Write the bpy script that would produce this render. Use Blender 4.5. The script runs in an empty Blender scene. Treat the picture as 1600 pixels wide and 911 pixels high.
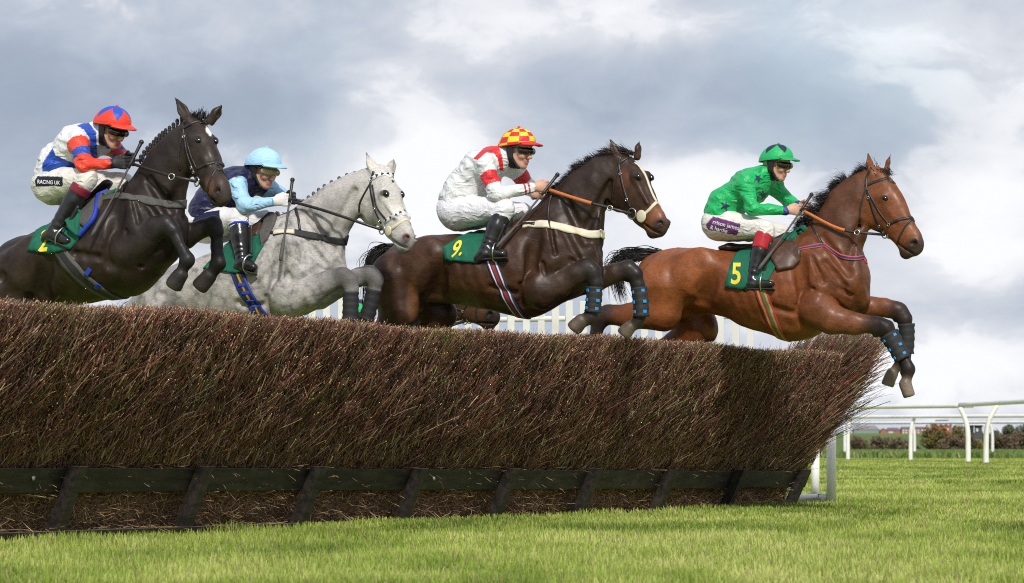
import bpy, bmesh, math, random
import numpy as np
from mathutils import Vector, Matrix
from mathutils.bvhtree import BVHTree

sc = bpy.context.scene
COL = sc.collection
rad = math.radians
rng = np.random.default_rng(7)
random.seed(7)

# ------------------------------------------------------------------ camera
FPX, HX, HY, CH = 5880.0, 800.0, 686.0, 0.545      # focal length in photo pixels, principal column, horizon row, eye height
cam_d = bpy.data.cameras.new('camera')
cam = bpy.data.objects.new('camera', cam_d)
COL.objects.link(cam)
cam.location = (0, 0, CH)
cam.rotation_euler = (rad(90), 0, 0)
cam_d.sensor_width = 36.0
cam_d.lens = FPX / 1600 * 36
cam_d.shift_y = (HY - 455.5) / 1600
cam_d.clip_start = 0.5
cam_d.clip_end = 9000
cam_d.dof.use_dof = True
cam_d.dof.focus_distance = 25.5
cam_d.dof.aperture_fstop = 10.0
sc.camera = cam
sc.cycles.use_denoising = False
sc.cycles.use_adaptive_sampling = False
sc.cycles.filter_width = 1.05
sc.cycles.max_bounces = 6
sc.cycles.diffuse_bounces = 3
sc.cycles.glossy_bounces = 2
sc.cycles.transmission_bounces = 3
sc.view_settings.view_transform = 'Standard'
sc.view_settings.look = 'None'
sc.view_settings.gamma = 1.0
sc.view_settings.exposure = 0.25

# ------------------------------------------------------------------ node helper
class NT:
    def __init__(s, tree):
        s.t = tree; s.t.nodes.clear()
    def n(s, typ, ins=None, **props):
        nd = s.t.nodes.new(typ)
        for k, v in props.items(): setattr(nd, k, v)
        for k, v in (ins or {}).items():
            sock = nd.inputs[k]
            if isinstance(v, bpy.types.NodeSocket): s.t.links.new(v, sock)
            else: sock.default_value = v
        return nd
    def math(s, op, a, b=0.0, c=0.0, clamp=False):
        nd = s.n('ShaderNodeMath', {0: a, 1: b, 2: c}, operation=op, use_clamp=clamp)
        return nd.outputs[0]
    def mix(s, f, a, b, mode='MIX'):
        nd = s.n('ShaderNodeMix', data_type='RGBA', blend_type=mode)
        for i, v in ((0, f), (6, a), (7, b)):
            if isinstance(v, bpy.types.NodeSocket): s.t.links.new(v, nd.inputs[i])
            else: nd.inputs[i].default_value = v if i == 0 else (*v[:3], 1)
        return nd.outputs[2]
    def smooth(s, x, lo, hi):
        nd = s.n('ShaderNodeMapRange', {0: x, 1: lo, 2: hi, 3: 0.0, 4: 1.0}, interpolation_type='SMOOTHSTEP')
        return nd.outputs[0]
    def noise(s, vec, scale, detail=4.0, rough=0.5, dist=0.0):
        return s.n('ShaderNodeTexNoise', {'Vector': vec, 'Scale': scale, 'Detail': detail, 'Roughness': rough, 'Distortion': dist}).outputs[0]
    def vmul(s, vec, v):
        return s.n('ShaderNodeVectorMath', {0: vec, 1: v}, operation='MULTIPLY').outputs[0]
    def vadd(s, vec, v):
        return s.n('ShaderNodeVectorMath', {0: vec, 1: v}, operation='ADD').outputs[0]

# ------------------------------------------------------------------ world: sky and broken cloud, laid out by direction
SUN_EL, SUN_AZ = rad(41), rad(172)          # azimuth clockwise from +Y: the sun stands behind the camera, to the right
w = bpy.data.worlds.new('World'); sc.world = w; w.use_nodes = True
N = NT(w.node_tree)
sky = N.n('ShaderNodeTexSky', sky_type='NISHITA', sun_disc=False, sun_elevation=SUN_EL, sun_rotation=SUN_AZ, air_density=1.0, dust_density=0.6)
skyc = N.mix(1.0, sky.outputs[0], (0.11, 0.11, 0.11), 'MULTIPLY')
geo = N.n('ShaderNodeTexCoord').outputs['Generated']
sep = N.n('ShaderNodeSeparateXYZ', {0: geo})
# clouds are seen from below near the horizon: stretch them sideways
cv = N.vmul(geo, (1.0, 1.0, 1.75))
warp = N.n('ShaderNodeTexNoise', {'Vector': cv, 'Scale': 14.0, 'Detail': 3.0}).outputs[1]
cvw = N.vadd(cv, N.vmul(warp, (0.05, 0.05, 0.05)))
big = N.noise(N.vadd(cvw, (3.12, 0.2, 0.06)), 10.0, 7.0, 0.5)
mid = N.noise(N.vadd(cvw, (0.3, 1.7, 0.4)), 17.0, 10.0, 0.56)
fine = N.noise(cvw, 48.0, 8.0, 0.6)
CLOUD_IN = (N, geo, sep, big, mid, fine, skyc)
SKY_BLOBS = [   # photo column, row, spread, spread, bright(+)/dark(-)
    (120, 170, 330, 120, -0.32), (60, 330, 260, 70, -0.12), (250, 60, 180, 70, 0.16), (420, 200, 140, 90, -0.22),
    (660, 290, 110, 90, 0.34), (480, 400, 120, 90, -0.10), (600, 60, 300, 60, -0.02), (860, 170, 260, 70, 0.04), (900, 60, 260, 45, 0.16),
    (1090, 290, 120, 60, 0.24), (1060, 40, 200, 40, 0.10), (1330, 190, 190, 90, -0.30), (1150, 110, 150, 70, -0.10), (1530, 60, 140, 80, 0.14), (1370, 60, 110, 50, 0.18),
    (1560, 310, 130, 70, 0.22), (1500, 250, 90, 40, -0.08), (1540, 400, 150, 40, 0.18), (1540, 490, 160, 30, -0.06), (1450, 570, 200, 70, 0.26), (1440, 440, 160, 50, 0.14),
    (800, 480, 300, 70, -0.05), (1200, 540, 200, 70, -0.02), (1450, 662, 300, 22, -0.10), (30, 60, 150, 60, -0.05)]
N, geo, sep, big, mid, fine, skyc = CLOUD_IN
sx, sz = sep.outputs[0], sep.outputs[2]
# large weather: (azimuth sine, elevation sine, spread x, spread z, amount)  + is bright cloud, - is dark bank
acc = N.math('MULTIPLY_ADD', N.math('SUBTRACT', big, 0.5), 1.25, 0.0)
acc = N.math('MULTIPLY_ADD', N.math('SUBTRACT', mid, 0.5), 0.7, acc)
acc = N.math('MULTIPLY_ADD', N.math('SUBTRACT', fine, 0.5), 0.34, acc)
def px_dir(px, py): return (px - HX) / FPX, (HY - py) / FPX
for px, py, wx, wy, amt in SKY_BLOBS:
    bx, bz = px_dir(px, py)
    dx = N.math('MULTIPLY', N.math('SUBTRACT', sx, bx), FPX / wx)
    dz = N.math('MULTIPLY', N.math('SUBTRACT', sz, bz), FPX / wy)
    r2 = N.math('ADD', N.math('MULTIPLY', dx, dx), N.math('MULTIPLY', dz, dz))
    g = N.math('EXPONENT', N.math('MULTIPLY', r2, -1.0))
    acc = N.math('MULTIPLY_ADD', g, amt * 1.25, acc)
# a brighter, harder edged layer of cumulus below the grey sheet
puff = N.smooth(N.math('MULTIPLY_ADD', N.math('SUBTRACT', mid, 0.5), 1.5, N.math('MULTIPLY_ADD', N.math('SUBTRACT', fine, 0.5), 0.45, N.math('MULTIPLY', acc, 0.9))), 0.08, 0.28)
ramp = N.n('ShaderNodeValToRGB', {0: N.math('MULTIPLY_ADD', puff, 0.15, N.math('MULTIPLY_ADD', acc, 0.92, 0.52))})
cr = ramp.color_ramp
cr.elements[0].position = 0.0; cr.elements[0].color = (0.27, 0.33, 0.425, 1)
cr.elements[1].position = 1.0; cr.elements[1].color = (0.82, 0.83, 0.855, 1)
for p, c in ((0.25, (0.33, 0.385, 0.475)), (0.45, (0.435, 0.485, 0.57)), (0.62, (0.585, 0.61, 0.665)), (0.8, (0.70, 0.718, 0.76))):
    e = cr.elements.new(p); e.color = (*c, 1)
# a little clear sky between the clouds
gap = N.smooth(N.noise(N.vadd(geo, (7.3, 0.1, 2.0)), 9.0, 5.0, 0.5), 0.56, 0.74)
cloud = N.mix(N.math('MULTIPLY', gap, 0.2), ramp.outputs[0], skyc)
# overhead and away from the view the cover is an even pale grey
up = N.smooth(sz, 0.16, 0.5)
cloud = N.mix(up, cloud, N.mix(0.35, (0.60, 0.64, 0.70), skyc))
bg = N.n('ShaderNodeBackground', {'Color': cloud, 'Strength': 1.0})
out = N.n('ShaderNodeOutputWorld', {'Surface': bg.outputs[0]})

sun_d = bpy.data.lights.new('sun', 'SUN'); sun = bpy.data.objects.new('sun', sun_d); COL.objects.link(sun)
sun_d.energy = 2.9; sun_d.angle = rad(4.0); sun_d.color = (1.0, 0.95, 0.87)
sdir = Vector((math.sin(SUN_AZ) * math.cos(SUN_EL), math.cos(SUN_AZ) * math.cos(SUN_EL), math.sin(SUN_EL)))
sun.rotation_euler = sdir.to_track_quat('Z', 'Y').to_euler()
sun.location = (-6, 8, 12)
# ------------------------------------------------------------------ object helpers
def tag(o, label=None, cat=None, group=None, kind=None):
    if label: o['label'] = label
    if cat: o['category'] = cat
    if group: o['group'] = group
    if kind: o['kind'] = kind
    return o
def empty(name, loc=(0, 0, 0), rz=0.0, parent=None):
    o = bpy.data.objects.new(name, None); COL.objects.link(o)
    o.location = loc; o.rotation_euler = (0, 0, rz); o.empty_display_size = 0.1
    if parent: o.parent = parent
    return o
def link(name, me, mat=None, parent=None, smooth=True):
    o = bpy.data.objects.new(name, me); COL.objects.link(o)
    if mat is not None:
        for m in (mat if isinstance(mat, (list, tuple)) else [mat]): me.materials.append(m)
    if parent is not None: o.parent = parent
    if smooth and len(me.polygons): me.polygons.foreach_set('use_smooth', np.ones(len(me.polygons), bool))
    return o
def np_mesh(name, v, quads=None, tris=None, col=None, attrs=None):
    me = bpy.data.meshes.new(name)
    v = np.asarray(v, np.float32)
    me.vertices.add(len(v)); me.vertices.foreach_set('co', v.ravel())
    q = np.zeros((0, 4), np.int32) if quads is None else np.asarray(quads, np.int32).reshape(-1, 4)
    t = np.zeros((0, 3), np.int32) if tris is None else np.asarray(tris, np.int32).reshape(-1, 3)
    nl = q.size + t.size
    me.loops.add(nl); me.loops.foreach_set('vertex_index', np.concatenate([q.ravel(), t.ravel()]).astype(np.int32))
    me.polygons.add(len(q) + len(t))
    st = np.concatenate([np.arange(len(q)) * 4, q.size + np.arange(len(t)) * 3]).astype(np.int32)
    me.polygons.foreach_set('loop_start', st)
    if col is not None: set_col(me, col)
    for k, a in (attrs or {}).items():
        at = me.attributes.new(k, 'FLOAT', 'POINT'); at.data.foreach_set('value', np.asarray(a, np.float32))
    me.update(calc_edges=True); me.validate()
    return me
def set_col(me, col):
    c = np.ones((len(col), 4), np.float32); c[:, :3] = col
    at = me.color_attributes.new('Col', 'FLOAT_COLOR', 'POINT'); at.data.foreach_set('color', c.ravel())

class MB:                                            # gathers simple solids into one mesh
    def __init__(s): s.v = []; s.f = []
    def add(s, vs, fs):
        b = len(s.v); s.v += [tuple(p) for p in vs]; s.f += [tuple(i + b for i in f) for f in fs]
    def box(s, c, size, M=None):
        hx, hy, hz = size[0] / 2, size[1] / 2, size[2] / 2
        vs = [Vector((x * hx, y * hy, z * hz)) for x in (-1, 1) for y in (-1, 1) for z in (-1, 1)]
        if M is not None: vs = [M @ p for p in vs]
        vs = [p + Vector(c) for p in vs]
        s.add(vs, [(0, 1, 3, 2), (4, 6, 7, 5), (0, 4, 5, 1), (2, 3, 7, 6), (0, 2, 6, 4), (1, 5, 7, 3)])
    def prism(s, quad_a, quad_b):                    # two loops of equal length joined
        n = len(quad_a); s.add(list(quad_a) + list(quad_b), [tuple(range(n))[::-1], tuple(range(n, 2 * n))] + [(i, (i + 1) % n, n + (i + 1) % n, n + i) for i in range(n)])
    def tube(s, pts, r, n=10, closed=False, cap=True):
        pts = [Vector(p) for p in pts]; m = len(pts)
        rr = r if isinstance(r, (list, tuple, np.ndarray)) else [r] * m
        vs = []; up = None
        for i in range(m):
            if closed: t = pts[(i + 1) % m] - pts[i - 1]
            else: t = pts[min(i + 1, m - 1)] - pts[max(i - 1, 0)]
            t.normalize()
            if up is None:
                up = Vector((0, 0, 1)) if abs(t.z) < 0.9 else Vector((1, 0, 0))
            a = t.cross(up).normalized(); b = a.cross(t).normalized(); up = b
            for k in range(n):
                an = 2 * math.pi * k / n
                vs.append(pts[i] + (a * math.cos(an) + b * math.sin(an)) * rr[i])
        fs = []
        for i in range(m if closed else m - 1):
            j = (i + 1) % m
            for k in range(n):
                fs.append((i * n + k, i * n + (k + 1) % n, j * n + (k + 1) % n, j * n + k))
        if cap and not closed: fs += [tuple(range(n))[::-1], tuple(range((m - 1) * n, m * n))]
        s.add(vs, fs)
    def ball(s, c, r, nu=12, nv=8, M=None):
        rx, ry, rz = (r, r, r) if not isinstance(r, (tuple, list)) else r
        vs = []; fs = []
        for j in range(nv + 1):
            th = math.pi * j / nv
            for i in range(nu):
                ph = 2 * math.pi * i / nu
                p = Vector((rx * math.sin(th) * math.cos(ph), ry * math.sin(th) * math.sin(ph), rz * math.cos(th)))
                vs.append((M @ p if M is not None else p) + Vector(c))
        for j in range(nv):
            for i in range(nu):
                fs.append((j * nu + i, (j + 1) * nu + i, (j + 1) * nu + (i + 1) % nu, j * nu + (i + 1) % nu))
        s.add(vs, fs)
    def mesh(s, name):
        me = bpy.data.meshes.new(name); me.from_pydata(s.v, [], s.f); me.update(); return me
    def build(s, name, mat, parent=None, smooth=True, bevel=0.0):
        o = link(name, s.mesh(name), mat, parent, smooth)
        if bevel:
            m = o.modifiers.new('bevel', 'BEVEL'); m.width = bevel; m.segments = 2; m.limit_method = 'ANGLE'
        return o

# ------------------------------------------------------------------ photo pixel -> place on a vertical plane that stands in the scene
class Frame:
    def __init__(s, px, Y, yaw):
        s.o = Vector(((px - HX) / FPX * Y, Y, 0)); s.yaw = rad(yaw)
        s.c, s.s = math.cos(s.yaw), math.sin(s.yaw); s.S = FPX / Y
    def P(s, px, py, lat=0.0):                       # -> local (forward, left, up); lat > 0 is the side nearer the camera
        k = (px - HX) / FPX
        Y = (s.s * s.o.x + s.c * s.o.y - lat) / (k * s.s + s.c)
        dx, dy = k * Y - s.o.x, Y - s.o.y
        return np.array([dx * s.c - dy * s.s, -lat, CH + (HY - py) / FPX * Y])
    def ray(s, px, py):                              # camera ray in local axes
        o = s.loc(Vector((0, 0, CH))); p = Vector(s.P(px, py, 0))
        return o, (p - o).normalized()
    def loc(s, wv):
        d = wv - s.o; return Vector((d.x * s.c - d.y * s.s, d.x * s.s + d.y * s.c, d.z))
    def px(s, p):                                    # local -> photo pixel
        X = s.o.x + p[0] * s.c + p[1] * s.s; Y = s.o.y - p[0] * s.s + p[1] * s.c
        return HX + FPX * X / Y, HY - FPX * (p[2] - CH) / Y

# ------------------------------------------------------------------ smooth solid modelling: blended tapered limbs -> one continuous mesh
def vnoise(p, seed=0):                               # smooth value noise on (N,3)
    p = np.asarray(p, np.float32); i = np.floor(p).astype(np.int64); f = p - i; f = f * f * (3 - 2 * f)
    def h(a, b, c):
        n = (a * 374761393 + b * 668265263 + c * 2147483647 + seed * 974711) & 0xffffffff
        n = ((n ^ (n >> 13)) * 1274126177) & 0xffffffff
        return ((n ^ (n >> 16)) & 0xffff).astype(np.float32) / 65535.0
    r = 0
    for dx in (0, 1):
        for dy in (0, 1):
            for dz in (0, 1):
                wgt = (f[..., 0] if dx else 1 - f[..., 0]) * (f[..., 1] if dy else 1 - f[..., 1]) * (f[..., 2] if dz else 1 - f[..., 2])
                r = r + wgt * h(i[..., 0] + dx, i[..., 1] + dy, i[..., 2] + dz)
    return r * 2 - 1
AX = np.array([0, 1.0, 0])
class Solid:
    def __init__(s): s.pr = []
    def cap(s, a, b, ra, rb, wa=None, wb=None, axis=AX, k=0.03, ca=(.5, .5, .5), cb=None, op=1, cw=1.0):
        wa = ra if wa is None else wa; wb = rb if wb is None else wb
        axis = np.asarray(axis, float); axis = axis / np.linalg.norm(axis)
        s.pr.append((np.asarray(a, float), np.asarray(b, float), ra, rb, wa, wb, axis, k, np.asarray(ca, float), np.asarray(cb if cb is not None else ca, float), op, cw))
    def ball(s, c, r, w=None, axis=AX, k=0.03, ca=(.5, .5, .5), op=1, cw=1.0):
        c = np.asarray(c, float); s.cap(c, c + np.array([1e-4, 0, 0]), r, r, w, w, axis, k, ca, ca, op, cw)
    def chain(s, pts, axis=AX, k=0.03):              # pts: (p, r, w, colour)
        for A, B in zip(pts[:-1], pts[1:]):
            s.cap(A[0], B[0], A[1], B[1], A[2], B[2], axis, k, A[3], B[3])
    @staticmethod
    def dist(pr, X, Y, Z):
        a, b, ra, rb, wa, wb, ax = pr[:7]
        ab = b - a; L2 = max(float(ab @ ab), 1e-12)
        px, py, pz = X - a[0], Y - a[1], Z - a[2]
        t = np.clip((px * ab[0] + py * ab[1] + pz * ab[2]) / L2, 0, 1)
        r = ra + (rb - ra) * t
        px = px - t * ab[0]; py = py - t * ab[1]; pz = pz - t * ab[2]
        n2 = px * px + py * py + pz * pz
        if ra == wa and rb == wb: return np.sqrt(n2) - r, t
        wd = wa + (wb - wa) * t
        l = px * ax[0] + py * ax[1] + pz * ax[2]; l2 = l * l; q2 = np.maximum(n2 - l2, 0)
        k0 = np.sqrt(q2 / (r * r) + l2 / (wd * wd)); k1 = np.sqrt(q2 / r ** 4 + l2 / wd ** 4)
        return np.where(k1 > 1e-6, k0 * (k0 - 1) / np.maximum(k1, 1e-6), -np.minimum(r, wd)), t
    def build(s, vox, smooth=1, noise=None, grow=0.0, clip=None):
        lo = np.min([np.minimum(p[0], p[1]) - max(p[2:6]) for p in s.pr if p[10] > 0], 0) - 4 * vox
        hi = np.max([np.maximum(p[0], p[1]) + max(p[2:6]) for p in s.pr if p[10] > 0], 0) + 4 * vox
        n = np.ceil((hi - lo) / vox).astype(int) + 1
        D = np.full(n, 1.0, np.float32)
        gx, gy, gz = [(lo[i] + np.arange(n[i]) * vox).astype(np.float32) for i in range(3)]
        for p in s.pr:
            m = max(p[2:6]) + p[7] + 4 * vox
            l = np.clip(((np.minimum(p[0], p[1]) - m - lo) / vox).astype(int), 0, n)
            h = np.clip(((np.maximum(p[0], p[1]) + m - lo) / vox).astype(int) + 2, 0, n)
            if np.any(h <= l): continue
            sl = tuple(slice(l[i], h[i]) for i in range(3))
            d, _ = s.dist(p, gx[sl[0]][:, None, None], gy[sl[1]][None, :, None], gz[sl[2]][None, None, :])
            c = D[sl]; k = p[7]
            if p[10] > 0:
                hh = np.maximum(k - np.abs(c - d), 0) / k
                D[sl] = np.minimum(c, d) - hh * hh * k * 0.25
            else:
                hh = np.maximum(k - np.abs(c + d), 0) / k
                D[sl] = np.maximum(c, -d) + hh * hh * k * 0.25
        if clip is not None: D = clip(D, gx[:, None, None], gy[None, :, None], gz[None, None, :])
        if noise is not None:
            near = np.argwhere(np.abs(D) < 0.03); P = lo + near * vox
            D[tuple(near.T)] += noise(P).astype(np.float32)
        v, q = surface_nets(D - grow, lo, vox)
        v = laplace(v, q, smooth)
        return v, q
    def colours(s, v, soft=0.012):
        acc = np.zeros((len(v), 3)); ws = np.zeros(len(v)) + 1e-9
        for p in s.pr:
            if p[10] < 0: continue
            d, t = s.dist(p, v[:, 0], v[:, 1], v[:, 2])
            wt = np.exp(-np.clip(d, -0.06, 0.3) / soft) * p[11]
            acc += wt[:, None] * (p[8] + (p[9] - p[8]) * t[:, None]); ws += wt
        return acc / ws[:, None]
def surface_nets(D, lo, vox):
    n = np.array(D.shape); S = D < 0
    corners = [(i, j, k) for i in (0, 1) for j in (0, 1) for k in (0, 1)]
    cnt = np.zeros(n - 1, np.int8)
    for c in corners: cnt += S[c[0]:n[0] - 1 + c[0], c[1]:n[1] - 1 + c[1], c[2]:n[2] - 1 + c[2]]
    act = np.argwhere((cnt > 0) & (cnt < 8))
    idx = np.full(n - 1, -1, np.int32); idx[tuple(act.T)] = np.arange(len(act))
    val = {c: D[act[:, 0] + c[0], act[:, 1] + c[1], act[:, 2] + c[2]] for c in corners}
    P = np.zeros((len(act), 3)); m = np.zeros(len(act))
    for a in corners:
        for ax in range(3):
            if a[ax]: continue
            b = tuple(1 if i == ax else a[i] for i in range(3))
            da, db = val[a], val[b]; x = (da < 0) != (db < 0)
            t = np.where(x, da / np.where(x, da - db, 1), 0)
            q = np.tile(np.array(a, float), (len(act), 1)); q[:, ax] = t
            P += np.where(x[:, None], q, 0); m += x
    v = lo + (act + P / m[:, None]) * vox
    quads = []
    for ax in range(3):
        u, w_ = [(1, 2), (2, 0), (0, 1)][ax]
        sl0 = [slice(None)] * 3; sl1 = [slice(None)] * 3; sl0[ax] = slice(0, -1); sl1[ax] = slice(1, None)
        A, B = S[tuple(sl0)], S[tuple(sl1)]
        e = np.argwhere(A != B)
        e = e[(e[:, u] > 0) & (e[:, w_] > 0) & (e[:, u] < n[u] - 1) & (e[:, w_] < n[w_] - 1)]
        if not len(e): continue
        inside = A[tuple(e.T)]
        def g(du, dw):
            c = e.copy(); c[:, u] -= du; c[:, w_] -= dw; return idx[tuple(c.T)]
        q = np.stack([g(1, 1), g(0, 1), g(0, 0), g(1, 0)], 1)
        q[~inside] = q[~inside][:, ::-1]; quads.append(q)
    return v, np.concatenate(quads)
def laplace(v, q, it=1, f=0.5):
    e = np.concatenate([q[:, [0, 1]], q[:, [1, 2]], q[:, [2, 3]], q[:, [3, 0]]]); n = len(v)
    deg = np.bincount(e[:, 0], minlength=n) + np.bincount(e[:, 1], minlength=n)
    for _ in range(it):
        a = np.stack([np.bincount(e[:, 0], v[e[:, 1], i], n) + np.bincount(e[:, 1], v[e[:, 0], i], n) for i in range(3)], 1)
        v = v + f * (a / np.maximum(deg, 1)[:, None] - v)
    return v
def sstep(x, a, b):
    t = np.clip((x - a) / (b - a), 0, 1); return t * t * (3 - 2 * t)
def spline(pts, n):                                  # Catmull-Rom through pts (any dimension)
    pts = np.asarray(pts, float); P = np.vstack([2 * pts[0] - pts[1], pts, 2 * pts[-1] - pts[-2]])
    m = len(pts) - 1; out = []
    for t in np.linspace(0, m, n):
        i = min(int(t), m - 1); u = t - i; a, b, c, d = P[i:i + 4]
        out.append(0.5 * ((2 * b) + (-a + c) * u + (2 * a - 5 * b + 4 * c - d) * u * u + (-a + 3 * b - 3 * c + d) * u ** 3))
    return np.array(out)
# ------------------------------------------------------------------ materials
def material(name):
    m = bpy.data.materials.new(name); m.use_nodes = True
    t = NT(m.node_tree); return m, t
def finish(t, bsdf):
    t.n('ShaderNodeOutputMaterial', {'Surface': bsdf.outputs[0]})
def obj_co(t): return t.n('ShaderNodeTexCoord').outputs['Object']
def bump(t, h, strength=0.3, dist=0.01): return t.n('ShaderNodeBump', {'Height': h, 'Strength': strength, 'Distance': dist}).outputs[0]
def plain(name, col, rough=0.6, var=0.15, scale=12.0, bstr=0.0, bscale=60.0, metal=0.0, spec=0.5, sheen=0.0, coat=0.0, stretch=(1, 1, 1), dirt=None):
    m, t = material(name); co = t.vmul(obj_co(t), stretch)
    n1 = t.noise(co, scale, 5.0, 0.6)
    c = t.mix(t.smooth(n1, 0.3, 0.7), tuple(x * (1 - var) for x in col), tuple(min(1, x * (1 + var)) for x in col))
    if dirt:
        c = t.mix(t.math('MULTIPLY', t.smooth(t.noise(co, scale * 0.6, 6.0, 0.65), 0.52, 0.72), 0.7), c, dirt)
    ins = {'Base Color': c, 'Roughness': t.math('MULTIPLY_ADD', n1, 0.2, rough - 0.1), 'Metallic': metal, 'Specular IOR Level': spec, 'Sheen Weight': sheen, 'Coat Weight': coat}
    if bstr: ins['Normal'] = bump(t, t.noise(co, bscale, 5.0, 0.6), bstr, 0.004)
    finish(t, t.n('ShaderNodeBsdfPrincipled', ins)); return m
def vcol(name, rough=0.7, spec=0.3, var=0.2, scale=40.0, transl=0.0, sheen=0.0):
    m, t = material(name)
    c = t.n('ShaderNodeVertexColor', layer_name='Col').outputs[0]
    n1 = t.noise(obj_co(t), scale, 4.0, 0.6)
    c = t.mix(1.0, c, t.mix(n1, (1 - var,) * 3, (1 + var,) * 3), 'MULTIPLY')
    b = t.n('ShaderNodeBsdfPrincipled', {'Base Color': c, 'Roughness': rough, 'Specular IOR Level': spec, 'Sheen Weight': sheen})
    if transl:
        tr = t.n('ShaderNodeBsdfTranslucent', {'Color': c})
        b = t.n('ShaderNodeMixShader', {0: transl, 1: b.outputs[0], 2: tr.outputs[0]})
    finish(t, b); return m

# ------------------------------------------------------------------ ground
def terrain(x, y):
    x = np.asarray(x, float); y = np.asarray(y, float)
    z = 0.03 * sstep(y, 60, 76) - 0.10 * sstep(y, 80, 101) - 0.06 * sstep(y, 105, 140) - 0.75 * sstep(y, 150, 330)
    z = z + 6.3 * sstep(y, 700, 3300)
    return z
def wgt_strips(): pass
ys = np.concatenate([np.linspace(-40, 12, 14), np.linspace(13, 60, 95), np.linspace(61, 160, 60), np.geomspace(165, 8200, 60)])
us = np.linspace(-1, 1, 81)
V = []
for y in ys:
    hw = 40 + max(y, 0) * 0.42
    x = us * hw; V.append(np.stack([x, np.full(81, y), terrain(x, np.full(81, y)) + 0.012 * vnoise(np.stack([x * 0.8, np.full(81, y) * 0.8, x * 0], 1), 3) * (y < 100)], 1))
V = np.concatenate(V); ny = len(ys)
ii, jj = np.meshgrid(np.arange(ny - 1), np.arange(80), indexing='ij'); a = (ii * 81 + jj).ravel()
gm, t = material('turf_ground')
co = obj_co(t)
sepg = t.n('ShaderNodeSeparateXYZ', {0: co})
n1 = t.noise(t.vmul(co, (1, 0.35, 1)), 0.55, 6.0, 0.6)
n2 = t.noise(co, 9.0, 5.0, 0.7)
n3 = t.noise(t.vmul(co, (1, 0.2, 1)), 0.06, 4.0, 0.6)
c = t.mix(t.smooth(n1, 0.3, 0.7), (0.19, 0.25, 0.033), (0.34, 0.40, 0.075))
c = t.mix(t.math('MULTIPLY', t.smooth(n2, 0.45, 0.75), 0.5), c, (0.07, 0.115, 0.02))
strip = t.math('MULTIPLY', t.smooth(sepg.outputs[1], 70, 78), t.math('SUBTRACT', 1.0, t.smooth(sepg.outputs[1], 100, 112)))
c = t.mix(t.math('MULTIPLY', strip, 0.5), c, (0.23, 0.25, 0.06))
far = t.smooth(sepg.outputs[1], 108, 125)
c = t.mix(far, c, t.mix(t.smooth(n3, 0.35, 0.65), (0.085, 0.135, 0.03), (0.12, 0.17, 0.045)))
c = t.mix(t.smooth(sepg.outputs[1], 1200, 3200), c, (0.14, 0.19, 0.06))
finish(t, t.n('ShaderNodeBsdfPrincipled', {'Base Color': c, 'Roughness': 0.9, 'Specular IOR Level': 0.15, 'Normal': bump(t, n2, 0.8, 0.03)}))
ground = link('ground', np_mesh('ground', V, np.stack([a, a + 1, a + 82, a + 81], 1)), gm)
tag(ground, kind='structure')

# ------------------------------------------------------------------ fence axes: e runs along the fence (away from us), n points to the landing side
FA = np.array([-2.37, 20.2]); FE = np.array([0.428, 0.9038]); FN = np.array([0.9038, -0.428]); STEP = 1.362
def fp(s, q, z):
    s, q, z = np.broadcast_arrays(np.asarray(s, float), np.asarray(q, float), np.asarray(z, float))
    return np.stack([FA[0] + FE[0] * s + FN[0] * q, FA[1] + FE[1] * s + FN[1] * q, z], -1)
def fence_q(x, y): return (x - FA[0]) * FN[0] + (y - FA[1]) * FN[1]
def fence_s(x, y): return (x - FA[0]) * FE[0] + (y - FA[1]) * FE[1]

# ------------------------------------------------------------------ grass blades
def blades(px, py, h, w, spread, seed, pal):
    r = np.random.default_rng(seed); n = len(px)
    pz = terrain(px, py)
    yaw = r.uniform(0, 2 * math.pi, n); lean = np.abs(r.normal(0, spread, n)); bend = r.uniform(0.1, 0.7, n)
    dirx, diry = np.cos(yaw), np.sin(yaw); sxw, syw = -diry, dirx
    rings = []
    for f, wf in ((0, 1.0), (0.45, 0.85), (0.8, 0.5), (1.0, 0.06)):
        off = h * (lean * f + bend * lean * f * f * 1.3); zz = h * f * np.sqrt(np.maximum(1 - (lean * f * 0.55) ** 2, 0.15))
        cx, cy = px + dirx * off, py + diry * off
        hw = w * wf * 0.5
        rings.append(np.stack([np.stack([cx - sxw * hw, cy - syw * hw, pz + zz - 0.004], 1), np.stack([cx + sxw * hw, cy + syw * hw, pz + zz - 0.004], 1)], 1))
    v = np.stack(rings, 1).reshape(-1, 3)                                   # n,4,2,3
    b = (np.arange(n) * 8)[:, None]
    q = np.concatenate([np.concatenate([b + k, b + k + 1, b + k + 3, b + k + 2], 1) for k in (0, 2, 4)])
    mixv = r.random(n); pal = np.asarray(pal)
    patch = 0.5 + 0.42 * vnoise(np.stack([px * 0.9, py * 0.45, px * 0], 1), 11) + 0.34 * vnoise(np.stack([px * 3.1, py * 1.4, px * 0], 1), 12) + 0.2 * vnoise(np.stack([px * 9, py * 4, px * 0], 1), 13)
    tt = np.clip(0.42 * mixv + 0.85 * patch - 0.14, 0, 0.999) * (len(pal) - 1)
    i0 = tt.astype(int); f = (tt - i0)[:, None]; c = pal[i0] * (1 - f) + pal[np.minimum(i0 + 1, len(pal) - 1)] * f
    straw = r.random(n) < 0.12; c[straw] = np.array([0.42, 0.35, 0.16]) * r.uniform(0.7, 1.1, (straw.sum(), 1))
    cc = np.repeat(c, 8, 0)
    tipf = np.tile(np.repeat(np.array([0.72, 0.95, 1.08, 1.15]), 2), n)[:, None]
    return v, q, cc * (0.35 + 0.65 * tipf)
PAL = [(0.11, 0.175, 0.026), (0.245, 0.335, 0.052), (0.39, 0.475, 0.095), (0.55, 0.58, 0.18)]
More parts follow.
